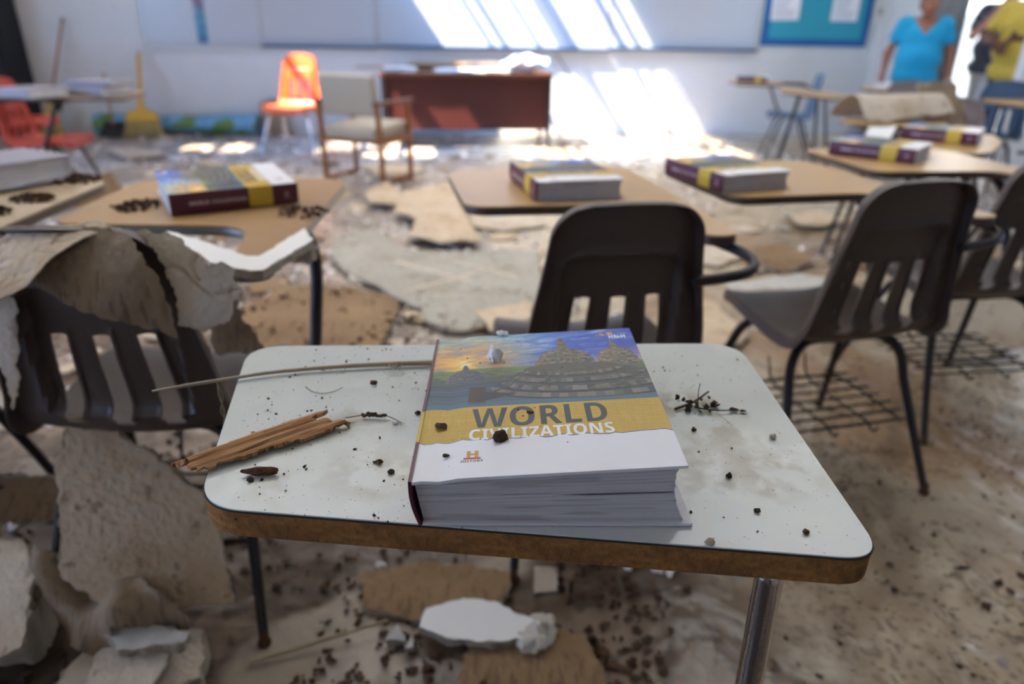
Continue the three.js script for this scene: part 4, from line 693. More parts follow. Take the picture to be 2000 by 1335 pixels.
{
  const t = thing('dry_stalk', 'long dry stalk across the back of the white desk, pale tip past its left edge', 'stalk');
  part('stem', tube([V(-0.4, 0.7455, -0.673), V(-0.34, 0.748, -0.693), V(-0.287, 0.7493, -0.714), V(-0.2, 0.7495, -0.735), V(-0.105, 0.7495, -0.748), V(-0.07, 0.749, -0.752)], 0.0012, 60, 9, 0.0036), M.straw, t);
  part('frayed_strip', tube([V(-0.4, 0.7462, -0.6725), V(-0.36, 0.7492, -0.686), V(-0.32, 0.75, -0.701), V(-0.285, 0.7512, -0.7145)], 0.0009, 30, 6, 0.0014), M.strawPale, t, 'pale split tip');
  for (const [dx, k] of [[0, 0], [0.003, 1], [-0.002, 2]]) part('hanging_fibre', tube([V(-0.336, 0.747, -0.694), V(-0.334 + dx, 0.73, -0.692), V(-0.333 - dx, 0.71, -0.69), V(-0.331 + dx * 2, 0.688 + k * 0.004, -0.689)], 0.0005, 20, 5), M.straw, t);
  const cu = []; for (let i = 0; i <= 40; i++) { const a = i * 0.42; cu.push(V(-0.141 + Math.cos(a) * (0.008 - i * 0.0001) + i * 0.0002, 0.7515 + (i % 7) * 0.0006, -0.733 + Math.sin(a) * 0.006)); } part('curled_fibre', tube(cu, 0.0006, 120, 5), M.straw, t);
}
solo('hair_strand', tube([V(0, 0, 0), V(0.012, 0.0006, 0.013), V(0.024, 0.0006, 0.0165), V(0.036, 0.0006, 0.011), V(0.043, 0.001, 0.002)], 0.0004, 30, 5), M.hair, 'thin dark curved hair lying below the dry stalk', 'hair', onDesk(-0.234, -0.69, 0.0006));
{
  const t = thing('seed_stem', 'thin stem with a cluster of dry seeds at the tip of the wood splinter', 'seed stem');
  part('stem', tube([V(-0.172, DY + 0.004, -0.617), V(-0.15, DY + 0.004, -0.624), V(-0.13, DY + 0.003, -0.624), V(-0.113, DY + 0.001, -0.614)], 0.0005, 24, 5), M.bark, t);
  for (let i = 0; i < 14; i++) part('seed', lump(0.0022, 0.0016, 0.0015, 330 + i, 1), M.soil, t).position.set(-0.155 + i * 0.0018, DY + 0.003 + rr(0, 0.002), -0.624 + rr(-0.002, 0.002));
}
// dry leaves and twigs at the right of the book
{
  const t = thing('leaf_tuft', 'tangle of dark dry twigs and leaves right of the book on the white desk', 'dry leaves');
  const tw = (a, b, c, r, m) => part('twig', tube([V(a[0], DY + a[1], a[2]), V(b[0], DY + b[1], b[2]), V(c[0], DY + c[1], c[2])], r, 16, 6, r * 0.6), m ?? M.soil, t);
  tw([0.178, 0.002, -0.651], [0.2, 0.004, -0.663], [0.222, 0.007, -0.683], 0.0016); tw([0.205, 0.003, -0.66], [0.206, 0.014, -0.668], [0.207, 0.024, -0.67], 0.0006); tw([0.2, 0.003, -0.654], [0.222, 0.003, -0.648], [0.246, 0.003, -0.65], 0.001); tw([0.21, 0.002, -0.655], [0.225, 0.002, -0.635], [0.232, 0.001, -0.62], 0.0004, M.straw);
  for (let i = 0; i < 22; i++) part('dry_leaf', flake, M.soil, t).position.set(rr(0.182, 0.225), DY + rr(0.0015, 0.006), rr(-0.672, -0.645));
  t.children.slice(-22).forEach((l) => { l.scale.setScalar(rr(0.002, 0.0052)); l.rotation.set(rr(-1, 1), rr(0, 6), rr(-1, 1)); });
}
{
  const t = thing('leaf_curl', 'small curled leaf fragment right of the leaf tangle on the white desk', 'dry leaves', onDesk(0.242, -0.652, 0.0025));
  part('dry_leaf', flake, M.soil, t).scale.setScalar(0.006); const b = part('dry_leaf', flake, M.soil, t); b.scale.setScalar(0.004); b.position.set(0.009, 0, 0.003);
}
solo('plaster_chip', lump(0.0075, 0.0045, 0.009, 81, 3, 0.7), M.plasterFine, 'upright white plaster chip on the sky of the nearest book cover', 'plaster', [-0.0195, BT(-0.0195, -0.667) + 0.006, -0.667], [0.9, 0.3, 0.2]);
solo('plaster_chip', merge([place(lump(0.0042, 0.003, 0.0036, 82, 2, 0.8), 0, 0, 0), place(lump(0.003, 0.003, 0.003, 83, 2, 0.8), 0.004, -0.0004, 0.0016), place(lump(0.0026, 0.002, 0.003, 84, 2, 0.8), -0.004, 0, -0.001)]), M.plasterFine, 'crumbly white plaster chip near the head edge of the nearest book cover', 'plaster', [-0.012, BT(-0.012, -0.733) + 0.0025, -0.733]);
solo('soil_clod', lump(0.0062, 0.0045, 0.0052, 85, 3, 0.8), M.mudFine, 'brown clod of soil below the white title of the nearest book', 'soil', [-0.009, BT(-0.009, -0.507) + 0.003, -0.509], [0, 0.4, 0]);
solo('soil_clod', lump(0.0048, 0.0012, 0.0042, 86, 3, 1.2), M.soil, 'flat dark clod on the gold band beside the title of the nearest book', 'soil', [-0.063, BT(-0.063, -0.535) + 0.0008, -0.535]);
solo('soil_clod', lump(0.0026, 0.0011, 0.0018, 87, 2, 0.9), M.soil, 'tiny dark clod on the white field left above the red emblem', 'soil', [-0.054, BT(-0.054, -0.487) + 0.0008, -0.487]);
solo('bark_chip', lump(0.003, 0.0012, 0.0022, 88, 2, 0.8), M.barkFine, 'tan wood flake on the title letters of the nearest book', 'bark chip', [0.018, BT(0.018, -0.552) + 0.0009, -0.552]);
for (const [x, z, r, m, l] of [[-0.234, -0.511, 0.0038, M.soil, 'dark crumb left of the bark chip on the white desk'], [-0.123, -0.542, 0.0042, M.mudFine, 'largest brown crumb of the group left of the book front corner'], [-0.082, -0.5, 0.0022, M.soil, 'dark crumb against the book spine near the front edge'], [-0.099, -0.634, 0.0036, M.barkFine, 'round tan seed left of the gold band of the nearest book'], [-0.12, -0.613, 0.0034, M.plasterFine, 'white pebble at the tip of the seed stem'], [-0.158, -0.7, 0.0046, M.barkFine, 'tan husk on the white desk below the curled fibres'], [0.266, -0.599, 0.0044, M.strawPale, 'pale dry bud near the right edge of the white desk'], [0.203, -0.53, 0.0036, M.soil, 'dark crumb in the soil smear right of the book'], [0.213, -0.48, 0.0032, M.soil, 'dark crumb below the soil smear right of the book'], [0.245, -0.453, 0.0034, M.mudFine, 'brown crumb near the front right corner of the white desk'], [0.162, -0.438, 0.0042, M.straw, 'pale leaf scrap on the front edge of the white desk'], [-0.109, -0.527, 0.0036, M.soil, 'crumbly dark clump nearest the book spine, left of it'], [0.189, -0.61, 0.0036, M.barkFine, 'small tan crumb right of the book below the leaf tangle']])
  solo('crumb', lump(r * 0.8, r * 0.6, r * 0.68, Math.round(900 + x * 1000), 2, 0.8), m, l, 'crumb', onDesk(x, z, r * 0.48));
scatter('desk_crumbs', crumb, M.soil, 260, 'fine dark crumbs and dust sprinkled over the white desk top', 'crumbs', () => { const x = rr(-0.3, 0.29), z = rr(-0.8, -0.45), d = fbm(x * 12 + 20, z * 12 + 60, 341, 3); if (x > -0.09 && x < 0.155 && z > -0.75) return null; if (x < -0.3 - (z + 0.79) * -0.2 || d < 0.42) return null; return [x, DY + 0.0005, z, 0.0004 + 0.0013 * rnd() ** 3]; });
scatter('cover_crumbs', crumb, M.soil, 60, 'fine dark crumbs on the cover of the nearest book', 'crumbs', () => { const x = rr(-0.06, 0.125), z = rr(-0.72, -0.47); return [x, BT(x, z) + 0.0004, z, 0.0003 + 0.0011 * rnd() ** 3]; });
// soil heaps on the other desks
const heap = (label, x, y, z, rx, rz, n, mat) => { const g = []; for (let i = 0; i < n; i++) { const a = rnd() * 6.28, r = Math.sqrt(rnd()); g.push(place(bit.clone().scale(...[0, 0, 0].map(() => rr(0.003, 0.009))), Math.cos(a) * r * rx, rr(0.003, 0.012) * (1.3 - r), Math.sin(a) * r * rz, rr(0, 3), rr(0, 6), rr(0, 3))); } const m = solo('soil_heap', merge(g), mat ?? M.mudFine, label, 'soil', [x, y, z]); m.userData.kind = 'stuff'; return m; };
heap('large heap of crumbled soil at the far corner of the dirty left desk', -1.17, 0.738, -1.82, 0.075, 0.05, 170);
heap('middle heap of crumbled soil on the dirty left desk', -1.13, 0.738, -1.6, 0.045, 0.04, 80);
heap('smallest soil heap near the front of the dirty left desk', -1.11, 0.738, -1.47, 0.02, 0.02, 26);
heap('crumbs of soil at the head of the book on the left desk', -0.86, 0.737, -1.55, 0.05, 0.05, 60);
heap('soil crumbs right of the book on the left desk', -0.47, 0.737, -1.52, 0.06, 0.05, 40);

// ---------------------------------------------------------------- along the back wall and in the far half of the room
deskL.position.set(-1.27, 0, -1.13); deskL.rotation.y = 3 * DEG;
const onWall = (name, label, cat, s, y, d = 0, group) => thing(name, label, cat, Rm(s, y, d).toArray(), PHI, group);
// whiteboards: two panels side by side on the left, two on the right
function whiteboard(label, s0, s1, y0, y1, tray, out) {
  const t = onWall('whiteboard', label, 'whiteboard', s0, 0), w = s1 - s0;
  part('writing_surface', box(w - 0.03, y1 - y0 - 0.02, 0.016, w / 2, (y0 + y1) / 2, 0.012, 0.002), M.board, t);
  part('frame', merge([box(w, 0.018, 0.024, w / 2, y1, 0.013, 0.003), box(0.016, y1 - y0, 0.024, 0.008, (y0 + y1) / 2, 0.013, 0.003), box(0.016, y1 - y0, 0.024, w - 0.008, (y0 + y1) / 2, 0.013, 0.003)]), M.trayGrey, t);
  part('tray', merge([box(w, 0.012, out, w / 2, y0, out / 2 + 0.001, 0.003), box(w, 0.03, 0.006, w / 2, y0 + 0.006, out, 0.002)]), tray, t);
  return t;
}
const boardYs = [0.895, 2.1];
whiteboard('whiteboard at far left with a pale tray and a picture strip on it', 0.63, 1.84, 0.885, 2.1, M.trayGrey, 0.06);
whiteboard('middle whiteboard with a dark blue tray, left of the sunlit one', 1.845, 3.05, 0.9, 2.1, M.trayBlue, 0.08);
whiteboard('whiteboard crossed by slanting sunlight above the big desk', 3.055, 5.6, 0.91, 2.1, M.trayBlue, 0.08);
whiteboard('rightmost whiteboard, next to the teal notice board', 5.605, 7.33, 0.925, 2.1, M.trayBlue, 0.07);
{
  const tex = canvasTex(128, 1024, (c, w, h) => { const g = c.createLinearGradient(0, 0, 0, h); g.addColorStop(0, '#1f3568'); g.addColorStop(0.45, '#35538c'); g.addColorStop(0.6, '#a24e6a'); g.addColorStop(0.75, '#3a8a9c'); g.addColorStop(1, '#2a6c98'); c.fillStyle = g; c.fillRect(0, 0, w, h); for (let i = 0; i < 120; i++) { c.fillStyle = ['rgba(220,230,240,.3)', 'rgba(200,60,90,.35)', 'rgba(20,40,90,.4)', 'rgba(60,150,150,.4)'][Math.floor(rnd() * 4)]; c.fillRect(rnd() * w, rnd() * h, 8 + rnd() * 40, 6 + rnd() * 30); } });
  const g = new THREE.BoxGeometry(0.1, 1.1, 0.006); g.translate(0, 0, 0.026);
  const m = solo('picture_strip', g, std({ map: tex, roughness: 0.4 }), 'narrow blue and red picture strip on the far left whiteboard', 'poster', Rm(1.235, 1.47, 0).toArray(), [0, PHI, 0]); m.rotation.z = 0.0;
}
// notice board
{
  const t = onWall('notice_board', 'teal notice board with a scalloped blue border and two white sheets', 'notice board', 7.37, 0.985);
  const w = 1.27, h = 1.0;
  part('backing', box(w, h, 0.02, w / 2, h / 2, 0.011, 0.003), std({ color: 0x2f9db4, roughness: 0.7 }), t);
  const teal = std({ color: 0x1c5fa0, roughness: 0.6 });
  const edge = (L, flip) => { const s = new THREE.Shape(); s.moveTo(0, 0); s.lineTo(L, 0); s.lineTo(L, 0.06); const n = Math.round(L / 0.075); for (let i = n; i > 0; i--) s.quadraticCurveTo(((i - 0.5) / n) * L, 0.1, ((i - 1) / n) * L, 0.06); s.closePath(); return boxUV(new THREE.ExtrudeGeometry(s, { depth: 0.004, bevelEnabled: false, curveSegments: 5 })); };
  part('border', place(edge(w), 0, 0, 0.0215), teal, t); part('border', place(edge(h), w, 0, 0.0255, 0, 0, Math.PI / 2), teal, t); part('border', place(edge(h), 0, h, 0.0255, 0, 0, -Math.PI / 2), teal, t);
}
const printed = canvasTex(256, 340, (c, w, h) => { c.fillStyle = '#e9ebef'; c.fillRect(0, 0, w, h); c.fillStyle = '#9aa2b4'; for (let y = 30; y < h - 24; y += 15) c.fillRect(24, y, 120 + ((y * 37) % 80), 5); });
const sheetMat = std({ map: printed, roughness: 0.7 });
solo('paper_sheet', new THREE.BoxGeometry(0.33, 0.42, 0.003), sheetMat, 'left white sheet pinned on the teal notice board', 'paper', Rm(7.6, 1.46, 0.036).toArray(), [0, PHI, 0.03]);
solo('paper_sheet', new THREE.BoxGeometry(0.32, 0.42, 0.003), sheetMat, 'right white sheet pinned on the teal notice board', 'paper', Rm(8.31, 1.46, 0.036).toArray(), [0, PHI, 0]);
{
  const t = onWall('wall_control', 'small pale control box on the wall right of the notice board', 'wall control', 8.72, 1.33); part('housing', box(0.1, 0.2, 0.05, 0, 0, 0.026, 0.008), M.white, t); part('cover_plate', box(0.07, 0.08, 0.008, 0, 0.03, 0.054, 0.003), M.trayGrey, t);
  const o = onWall('wall_socket', 'dark socket low on the back wall behind the far left desk', 'socket', -0.398, 0.275); part('plate', box(0.085, 0.085, 0.01, 0, 0, 0.006, 0.003), M.black, o); for (const y of [-0.018, 0.018]) part('outlet_face', box(0.03, 0.024, 0.006, 0, y, 0.012, 0.002), M.navy, o);
}
solo('loose_cable', tube([Rm(4.99, 0.885, 0.09), Rm(5.04, 0.83, 0.04), Rm(5.17, 0.66, 0.02), Rm(5.33, 0.33, 0.025), Rm(5.49, 0.012, 0.05), Rm(5.7, 0.01, 0.3)], 0.006, 50, 7), M.black, 'dark loose cable slanting down the back wall right of the big desk', 'cable');
// tall navy cabinet
{
  const t = onWall('tall_cabinet', 'tall dark navy cabinet in the back left corner', 'cabinet', -1.06, 0, 0.02);
  part('carcass', box(1.0, 1.9, 0.42, 0, 0.96, 0.21, 0.006), M.navy, t);
  for (const s of [-1, 1]) { const d = part('door', box(0.485, 1.8, 0.018, s * 0.2475, 0.98, 0.431, 0.004), M.navy, t); part('handle', rod(V(s * 0.03, 0.95, 0.452), V(s * 0.03, 1.07, 0.452), 0.006), M.black, d); }
}
// brooms
{
  const t = onWall('broom', 'bright yellow upright broom with straw bristles leaning on the back wall', 'broom', 0.6, 0, 0.3);
  part('handle', rod(V(0, 0.32, 0.06), V(-0.02, 0.82, -0.2), 0.019, 10), M.yellow, t, 'yellow plastic handle');
  part('cap', place(flat(outline([[-0.17, -0.03], [0.17, -0.03], [0.15, 0.06], [0.03, 0.11], [0.022, 0.2], [-0.022, 0.2], [-0.03, 0.11], [-0.15, 0.06]], 0.012), 0.045, 0.008), 0, 0.2, 0.105, Math.PI / 2 - 0.28), M.yellow, t, 'flared yellow cap');
  const g = []; for (let i = 0; i < 46; i++) { const u = (i % 23) / 22 - 0.5, z = i < 23 ? 0.012 : -0.012; g.push(rod(V(u * 0.3, 0.18, 0.075 + z), V(u * 0.4 + rr(-0.015, 0.015), 0.012 + rr(0, 0.01), 0.12 + z + rr(-0.012, 0.012)), 0.007, 5, 0.005)); }
  part('bristles', merge(g), M.bristle, t).userData.kind = 'stuff';
  const b = onWall('long_dustpan', 'dark long-handled dustpan standing behind the yellow broom', 'dustpan', 0.28, 0, 0.3);
  part('handle', rod(V(0, 0.12, 0.05), V(-0.02, 0.63, -0.03), 0.012, 10), M.woodStick, b); part('pan', place(box(0.22, 0.012, 0.2, 0, 0, 0, 0.004), 0.0, 0.07, 0.1, 0.5), M.black, b); part('pan_back', box(0.22, 0.12, 0.012, 0, 0.1, 0.02, 0.004), M.black, b);
  const w = onWall('broom', 'wooden-handled broom leaning on the back wall behind the stack of books', 'broom', -0.3, 0, 0.31);
  part('handle', rod(V(-0.02, 0.3, 0.0), V(0.19, 1.13, -0.235), 0.013, 10), M.woodStick, w); part('handle_tip', rod(V(0.183, 1.1, -0.228), V(0.193, 1.14, -0.238), 0.015, 10), M.black, w);
  const g2 = []; for (let i = 0; i < 40; i++) { const u = (i % 20) / 19 - 0.5; g2.push(rod(V(-0.02 + u * 0.06, 0.32, 0.01 + (i < 20 ? 0.012 : -0.012)), V(-0.05 + u * 0.24, 0.01, 0.03 + rr(-0.03, 0.03)), 0.008, 5, 0.006)); } part('bristles', merge(g2), M.bristle, w).userData.kind = 'stuff';
}
// rolled picture map
{
  const tex = dataTex(256, 256, (u, v) => { const a = fbm(u * 4, v * 3, 401, 4, 1), b = fbm(u * 6, v * 6, 411, 3, 6); let c = tone([70, 130, 170], [150, 200, 215], a); c = tone(c, [96, 130, 60], smooth(0.55, 0.62, b)); return tone(c, [190, 200, 205], smooth(0.6, 0.7, fbm(u * 9, v * 5, 421, 3, 1))); });
  const P = [], n = 60, m = 8, L = 1.7; for (let i = 0; i <= n; i++) { P.push([]); const a = (i / n) * Math.PI * 2 * 2.3, r = 0.075 + 0.03 * (i / n); for (let j = 0; j <= m; j++) { const x = (j / m) * L; P[i].push(V(x, 0.11 + Math.cos(a) * r * (1 + 0.12 * Math.sin(x * 4 + 1.5)), Math.sin(a) * r)); } }
  solo('rolled_map', gridSolid(n, m, P, () => true, 0.0015, (i, j) => [(j / m) * 2, i / n]), std({ map: tex, roughness: 0.5 }), 'long rolled blue and green map on the floor along the back wall', 'rolled map', Rm(0.02, 0, 0.13).toArray(), [0, PHI - 0.02, 0]);
  boardPiece('brown slab of ceiling board leaning on the back wall left of the orange chair', [[-0.13, -0.17], [0.02, -0.2], [0.12, -0.1], [0.14, 0.18], [-0.12, 0.18]], Rm(1.87, 0.18, 0.12).toArray(), { ry: PHI, rx: 72 * DEG, cell: 0.02, jag: 0.012, seed: 431, face: M.brownPaper });
}
// teacher's desk: modesty panel towards the room
{
  const t = onWall('teacher_desk', 'large dark red teacher desk with cluttered top in front of the whiteboards', 'desk', 3.14, 0, 0.38);
  const w = 1.68, dp = 0.72, h = 0.715;
  part('top', box(w + 0.02, 0.035, dp + 0.02, w / 2, h - 0.0175, dp / 2, 0.006), M.oakDark, t, 'worn brown top');
  part('modesty_panel', box(w - 0.06, 0.5, 0.02, w / 2, 0.43, dp - 0.05, 0.003), M.maroon, t, 'dark red front panel');
  for (const [x, z] of [[0.02, 0.02], [w - 0.02, 0.02], [0.02, dp - 0.02], [w - 0.02, dp - 0.02]]) part('leg', box(0.036, h - 0.036, 0.036, x, (h - 0.036) / 2, z, 0.004), M.black, t);
  for (const s of [0, 1]) part('side_panel', box(0.02, 0.5, dp - 0.1, s ? w - 0.02 : 0.02, 0.43, dp / 2, 0.003), M.maroon, t);
  const pd = part('drawer_pedestal', box(0.4, 0.48, 0.5, 0.26, 0.44, 0.32, 0.004), M.maroon, t); for (let i = 0; i < 3; i++) { const f = part('drawer', box(0.38, 0.145, 0.014, 0.26, 0.28 + i * 0.155, 0.064, 0.003), M.maroon, pd); void f; }
}
const onTD = (s, y, d) => Rm(3.14 + s, 0.716 + y, 0.38 + d).toArray();
const stackOf = (label, s, d, w, dp, n, k, mat) => { const g = []; for (let i = 0; i < n; i++) g.push(place(box(w * rr(0.85, 1), 0.007, dp * rr(0.85, 1)), rr(-0.02, 0.02), 0.004 + i * 0.0075, rr(-0.02, 0.02), 0, rr(-0.15, 0.15))); const t = solo('paper_stack', merge(g), mat, label, 'papers', onTD(s, 0, d), [0, PHI + k, 0]); t.userData.kind = 'stuff'; return t; };
stackOf('heap of white papers on the front left of the big desk top', 0.2, 0.5, 0.32, 0.25, 5, 0.1, M.paperWhite);
stackOf('loose sunlit papers on the middle of the big desk top', 0.75, 0.5, 0.45, 0.3, 3, -0.2, M.paperWhite);
stackOf('tan folders lying behind the papers on the big desk', 0.55, 0.2, 0.6, 0.25, 8, 0.05, M.tanPaper);
stackOf('low pile of papers left of the plastic bag on the big desk', 1.1, 0.42, 0.3, 0.25, 3, 0.3, M.paperWhite);
boardPiece('plank-like strip of board lying on the back of the big desk', [[-0.5, -0.05], [0.5, -0.06], [0.5, 0.05], [-0.5, 0.06]], onTD(0.8, 0.075, 0.14), { ry: PHI, cell: 0.03, jag: 0.006, seed: 441, face: M.tanPaper, th: 0.02 });
boardPiece('brown plank jutting past the left end of the big desk', [[-0.3, -0.04], [0.28, -0.05], [0.3, 0.04], [-0.3, 0.05]], onTD(0.02, 0.03, 0.16), { ry: PHI, cell: 0.03, jag: 0.006, seed: 443, face: M.tanPaper, th: 0.02 });
{
  const t = thing('plastic_bag', 'bulging white and blue plastic bag on the right end of the big desk', 'bag', onTD(1.44, 0.014, 0.42), PHI);
  part('bag_body', place(lump(0.15, 0.075, 0.12, 451, 4, 0.9), 0, 0.07, 0), std({ color: 0xdfe8ee, roughness: 0.35 }), t);
  part('bag_fold', place(lump(0.07, 0.05, 0.06, 452, 4, 1.1), 0.16, 0.06, 0.02), std({ color: 0x9cc8dc, roughness: 0.35 }), t, 'pale blue gathered end'); part('bag_fold', place(lump(0.06, 0.045, 0.06, 453, 4, 1.1), -0.17, 0.05, 0.03), std({ color: 0xe6eef2, roughness: 0.35 }), t);
}
// wooden armchair with beige vinyl
{
  const t = thing('armchair', 'wooden armchair with beige vinyl cushions seen from behind, in front of the big desk', 'armchair', [-1.165, 0, -5.55], -24 * DEG);
  const w = 0.265, zf = -0.2, zr = 0.19;
  for (const s of [-1, 1]) {
    const x = s * w;
    part('rear_post', bar(V(x, 0.02, zr), V(x, 0.585, zr + 0.02), 0.034, 0.034, 0.006), M.oak, t); part('front_post', bar(V(x, 0.02, zf), V(x, 0.585, zf), 0.034, 0.034, 0.006), M.oak, t);
    part('floor_rail', bar(V(x, 0.018, zf - 0.02), V(x, 0.018, zr + 0.02), 0.034, 0.034, 0.006), M.oak, t); part('armrest', bar(V(x, 0.6, zf - 0.05), V(x, 0.6, zr + 0.05), 0.055, 0.028, 0.008), M.oakDark, t);
    part('seat_rail', bar(V(x, 0.33, zf), V(x, 0.33, zr), 0.022, 0.05, 0.004), M.oak, t);
  }
  part('cross_rail', bar(V(-w, 0.33, zr), V(w, 0.33, zr), 0.022, 0.045, 0.004), M.oak, t);
  part('seat_cushion', place(box(0.48, 0.1, 0.46, 0, 0, 0, 0.035), 0, 0.39, -0.01, 0.05), M.vinylBeige, t);
  part('back_cushion', place(box(0.5, 0.3, 0.07, 0, 0, 0, 0.028), 0, 0.655, 0.19, 0.16), M.vinylBeige, t);
}
// plain chairs without a desk
function smallTable(label, P, y, top) {                                     // a tablet top on splayed tube legs
  const c = [0, 1].map((k) => P.reduce((a, p) => a + p[k], 0) / P.length), t = thing('student_table', label, 'school desk', [c[0], 0, c[1]]), L = P.map(([x, z]) => [x - c[0], -(z - c[1])]), R = P.map(() => 0.06);
  part('desktop', flat(outline(L, R), 0.02, 0.006, 8), M.edgeDark, t).position.y = y - 0.0005; part('laminate_top', flat(outline(L.map(([a, b]) => [a * 0.99, b * 0.99]), R), 0.004, 0, 8), top, t).position.y = y;
  const s = P.length > 4 ? [0, 1, 3, 4] : [0, 1, 2, 3]; for (const i of s) { const [a, b] = L[i]; part('leg', rod(V(a * 0.35, y - 0.02, -b * 0.35), V(a * 0.8, 0.005, -b * 0.8), 0.0125, 10, 0.009), M.frame, t); }
  return t;
}
function plainChair(label, shell, frame, pos, turn, scale = 1) {
  const t = thing('school_chair', label, 'chair', pos, turn); t.scale.setScalar(scale);
  part('chair_shell', SHELL, shell, t);
  for (const k of ['frontL', 'frontR', 'rearL', 'rearR']) { const l = part('leg', LEG[k], frame, t); part('glide', GLIDE, M.glide, l).position.set((k.endsWith('L') ? -1 : 1) * (k.startsWith('f') ? 0.235 : 0.212), 0, k.startsWith('f') ? -0.268 : 0.213); }
  return t;
}
plainChair('glowing orange plastic chair in sunlight behind the wooden armchair', M.shellOrange, M.chrome, [-1.98, 0, -6.5], 172 * DEG, 1.05);
// left: red-orange chair with its desk, side view
const deskRed = makeDesk({ label: 'orange-red school chair at the left edge facing right, books piled on its grey desk', shell: M.shellRed, top: M.greyTop, edge: M.edgeDark, rack: false, y: 0.735 });
deskRed.position.set(-3.1, 0, -4.6); deskRed.rotation.y = -84 * DEG; deskRed.scale.setScalar(0.94);
plainChair('second orange-red chair, its top just inside the left edge of the photo', M.shellRed, M.frame, [-3.78, 0, -5.35], -75 * DEG);
const greyBook = makeBook('old_book', 'thick old book with grey page edges at the left edge on the dirty left desk', { tl: 0.06, tr: 0.06 });
greyBook.children.forEach((c) => { if (c.name !== 'page_block') c.material = std({ color: 0x8d8a94, roughness: 0.6 }); });
setBook(greyBook, -1.32, 0.741, -1.76, -0.5);
const stackBook = (label, x, y, z, a, sc) => { const b = cloneOf(greyBook, 'old_book', label, [x, y, z], a); b.scale.set(1.15, sc, 1.1); return b; };
stackBook('lower closed book of the pile on the far left desk', -2.66, 0.6965, -4.64, 1.3, 0.9);
stackBook('top book of the pile on the far left desk, its cover warped', -2.64, 0.7535, -4.65, 1.42, 0.45);
stackBook('book at the left edge on the near end of the grey book-piled desk', -2.93, 0.6965, -4.4, 1.2, 0.9);
// right: rows of desks turned this way and that
plainChair('blue school chair seat behind the brown chair at the right edge', M.shellBlue, M.frame, [2.3, 0, -2.98], 24 * DEG, 0.94);
smallTable('tan desk with a rounded end under the farther maroon-spined book', [[1.5, -2.86], [1.66, -2.63], [1.8, -2.68], [2.04, -2.98], [2.15, -3.22], [1.75, -3.2]], 0.72, M.tan);
setBook(cloneOf(bookC, 'textbook', 'textbook at right with its maroon spine to the camera, farther of the two lying so', [0, 0, 0], 0), 1.798, 0.7226, -3.015, 0.906);
const deskG = makeDesk({ label: 'blue school chair by the back wall facing left, its desk holding a book', shell: M.shellBlue, rack: false });
deskG.position.set(2.7, 0, -7.0); deskG.rotation.y = 78 * DEG; deskG.scale.setScalar(0.93);
setBook(cloneOf(bookC, 'textbook', 'textbook farthest away, on the desk by the back wall under the notice board', [0, 0, 0], 0), 2.28, 0.6875, -7.1, 1.15);
smallTable('pale tan desk top on dark legs before the blue chair by the back wall', [[2.38, -6.5], [2.62, -5.7], [2.3, -5.3], [2.12, -5.9]], 0.69, M.tan);
smallTable('small desk under the big curl of cardboard among the right rows', [[1.66, -3.72], [1.62, -3.47], [2.05, -3.42], [2.3, -3.85]], 0.725, M.tan);
sheetThing('cardboard_curl', 'large curled sheet of brown board lying on a desk among the right rows', 'cardboard', [[-0.26, -0.14], [0.22, -0.15], [0.26, 0.12], [-0.22, 0.14]], [1.92, 0.735, -3.7], { cell: 0.02, jag: 0.008, seed: 461, mat: M.paper, th: 0.004, ry: 8 * DEG, map: (x, z) => V(x, 0.115 * Math.cos(z * 11) + 0.02 * x, z) });
boardPiece('broken brown end of board right of the curled cardboard', [[-0.12, -0.1], [0.1, -0.12], [0.14, 0.1], [-0.1, 0.1]], [2.2, 0.8, -3.78], { cell: 0.015, jag: 0.012, seed: 463, face: M.brownPaper, rx: 60 * DEG, ry: 10 * DEG });
sheetThing('white_paper', 'white strip of paper hanging off the desk behind the two maroon-spined books', 'paper', [[-0.05, -0.14], [0.06, -0.15], [0.03, 0.16], [-0.06, 0.15]], [1.62, 0.68, -3.2], { cell: 0.015, jag: 0.003, seed: 465, mat: M.paperWhite, rx: 20 * DEG, ry: -32 * DEG, map: wave(0.01, 8, 10, 1) });
boardPiece('grey board hanging under the cardboard desk', [[-0.12, -0.1], [0.12, -0.1], [0.1, 0.12], [-0.06, 0.12]], [1.78, 0.58, -3.6], { cell: 0.015, jag: 0.008, seed: 467, rx: 75 * DEG, ry: 6 * DEG });
const deskM = makeDesk({ label: 'dusty mauve school chair back over the curled cardboard, its desk before the woman', shell: M.shellDusty, rack: false });
deskM.position.set(3.02, 0, -5.62); deskM.rotation.y = -20 * DEG; deskM.scale.setScalar(0.97);
setBook(cloneOf(bookC, 'textbook', 'textbook on the desk in front of the woman in turquoise', [0, 0, 0], 0), 3.32, 0.717, -6.05, 1.25);
{ const g = []; for (let i = 0; i < 6; i++) g.push(place(box(0.2, 0.006, 0.26), rr(-0.01, 0.01), 0.004 + i * 0.007, rr(-0.01, 0.01), 0, rr(-0.1, 0.1))); const m = solo('paper_stack', merge(g), M.paperWhite, 'white papers left of the book in front of the woman', 'papers', [3.08, 0.716, -5.98], [0, 0.2, 0]); m.userData.kind = 'stuff'; }
plainChair('blue school chair back by the doorway, in front of the man in yellow', M.shellBlue, M.frame, [3.56, 0, -5.45], -12 * DEG, 1.0);
plainChair('dusty school chair back leaning in front of the blue one by the doorway', M.shellDusty, M.frame, [2.62, 0, -4.15], -62 * DEG, 0.97);
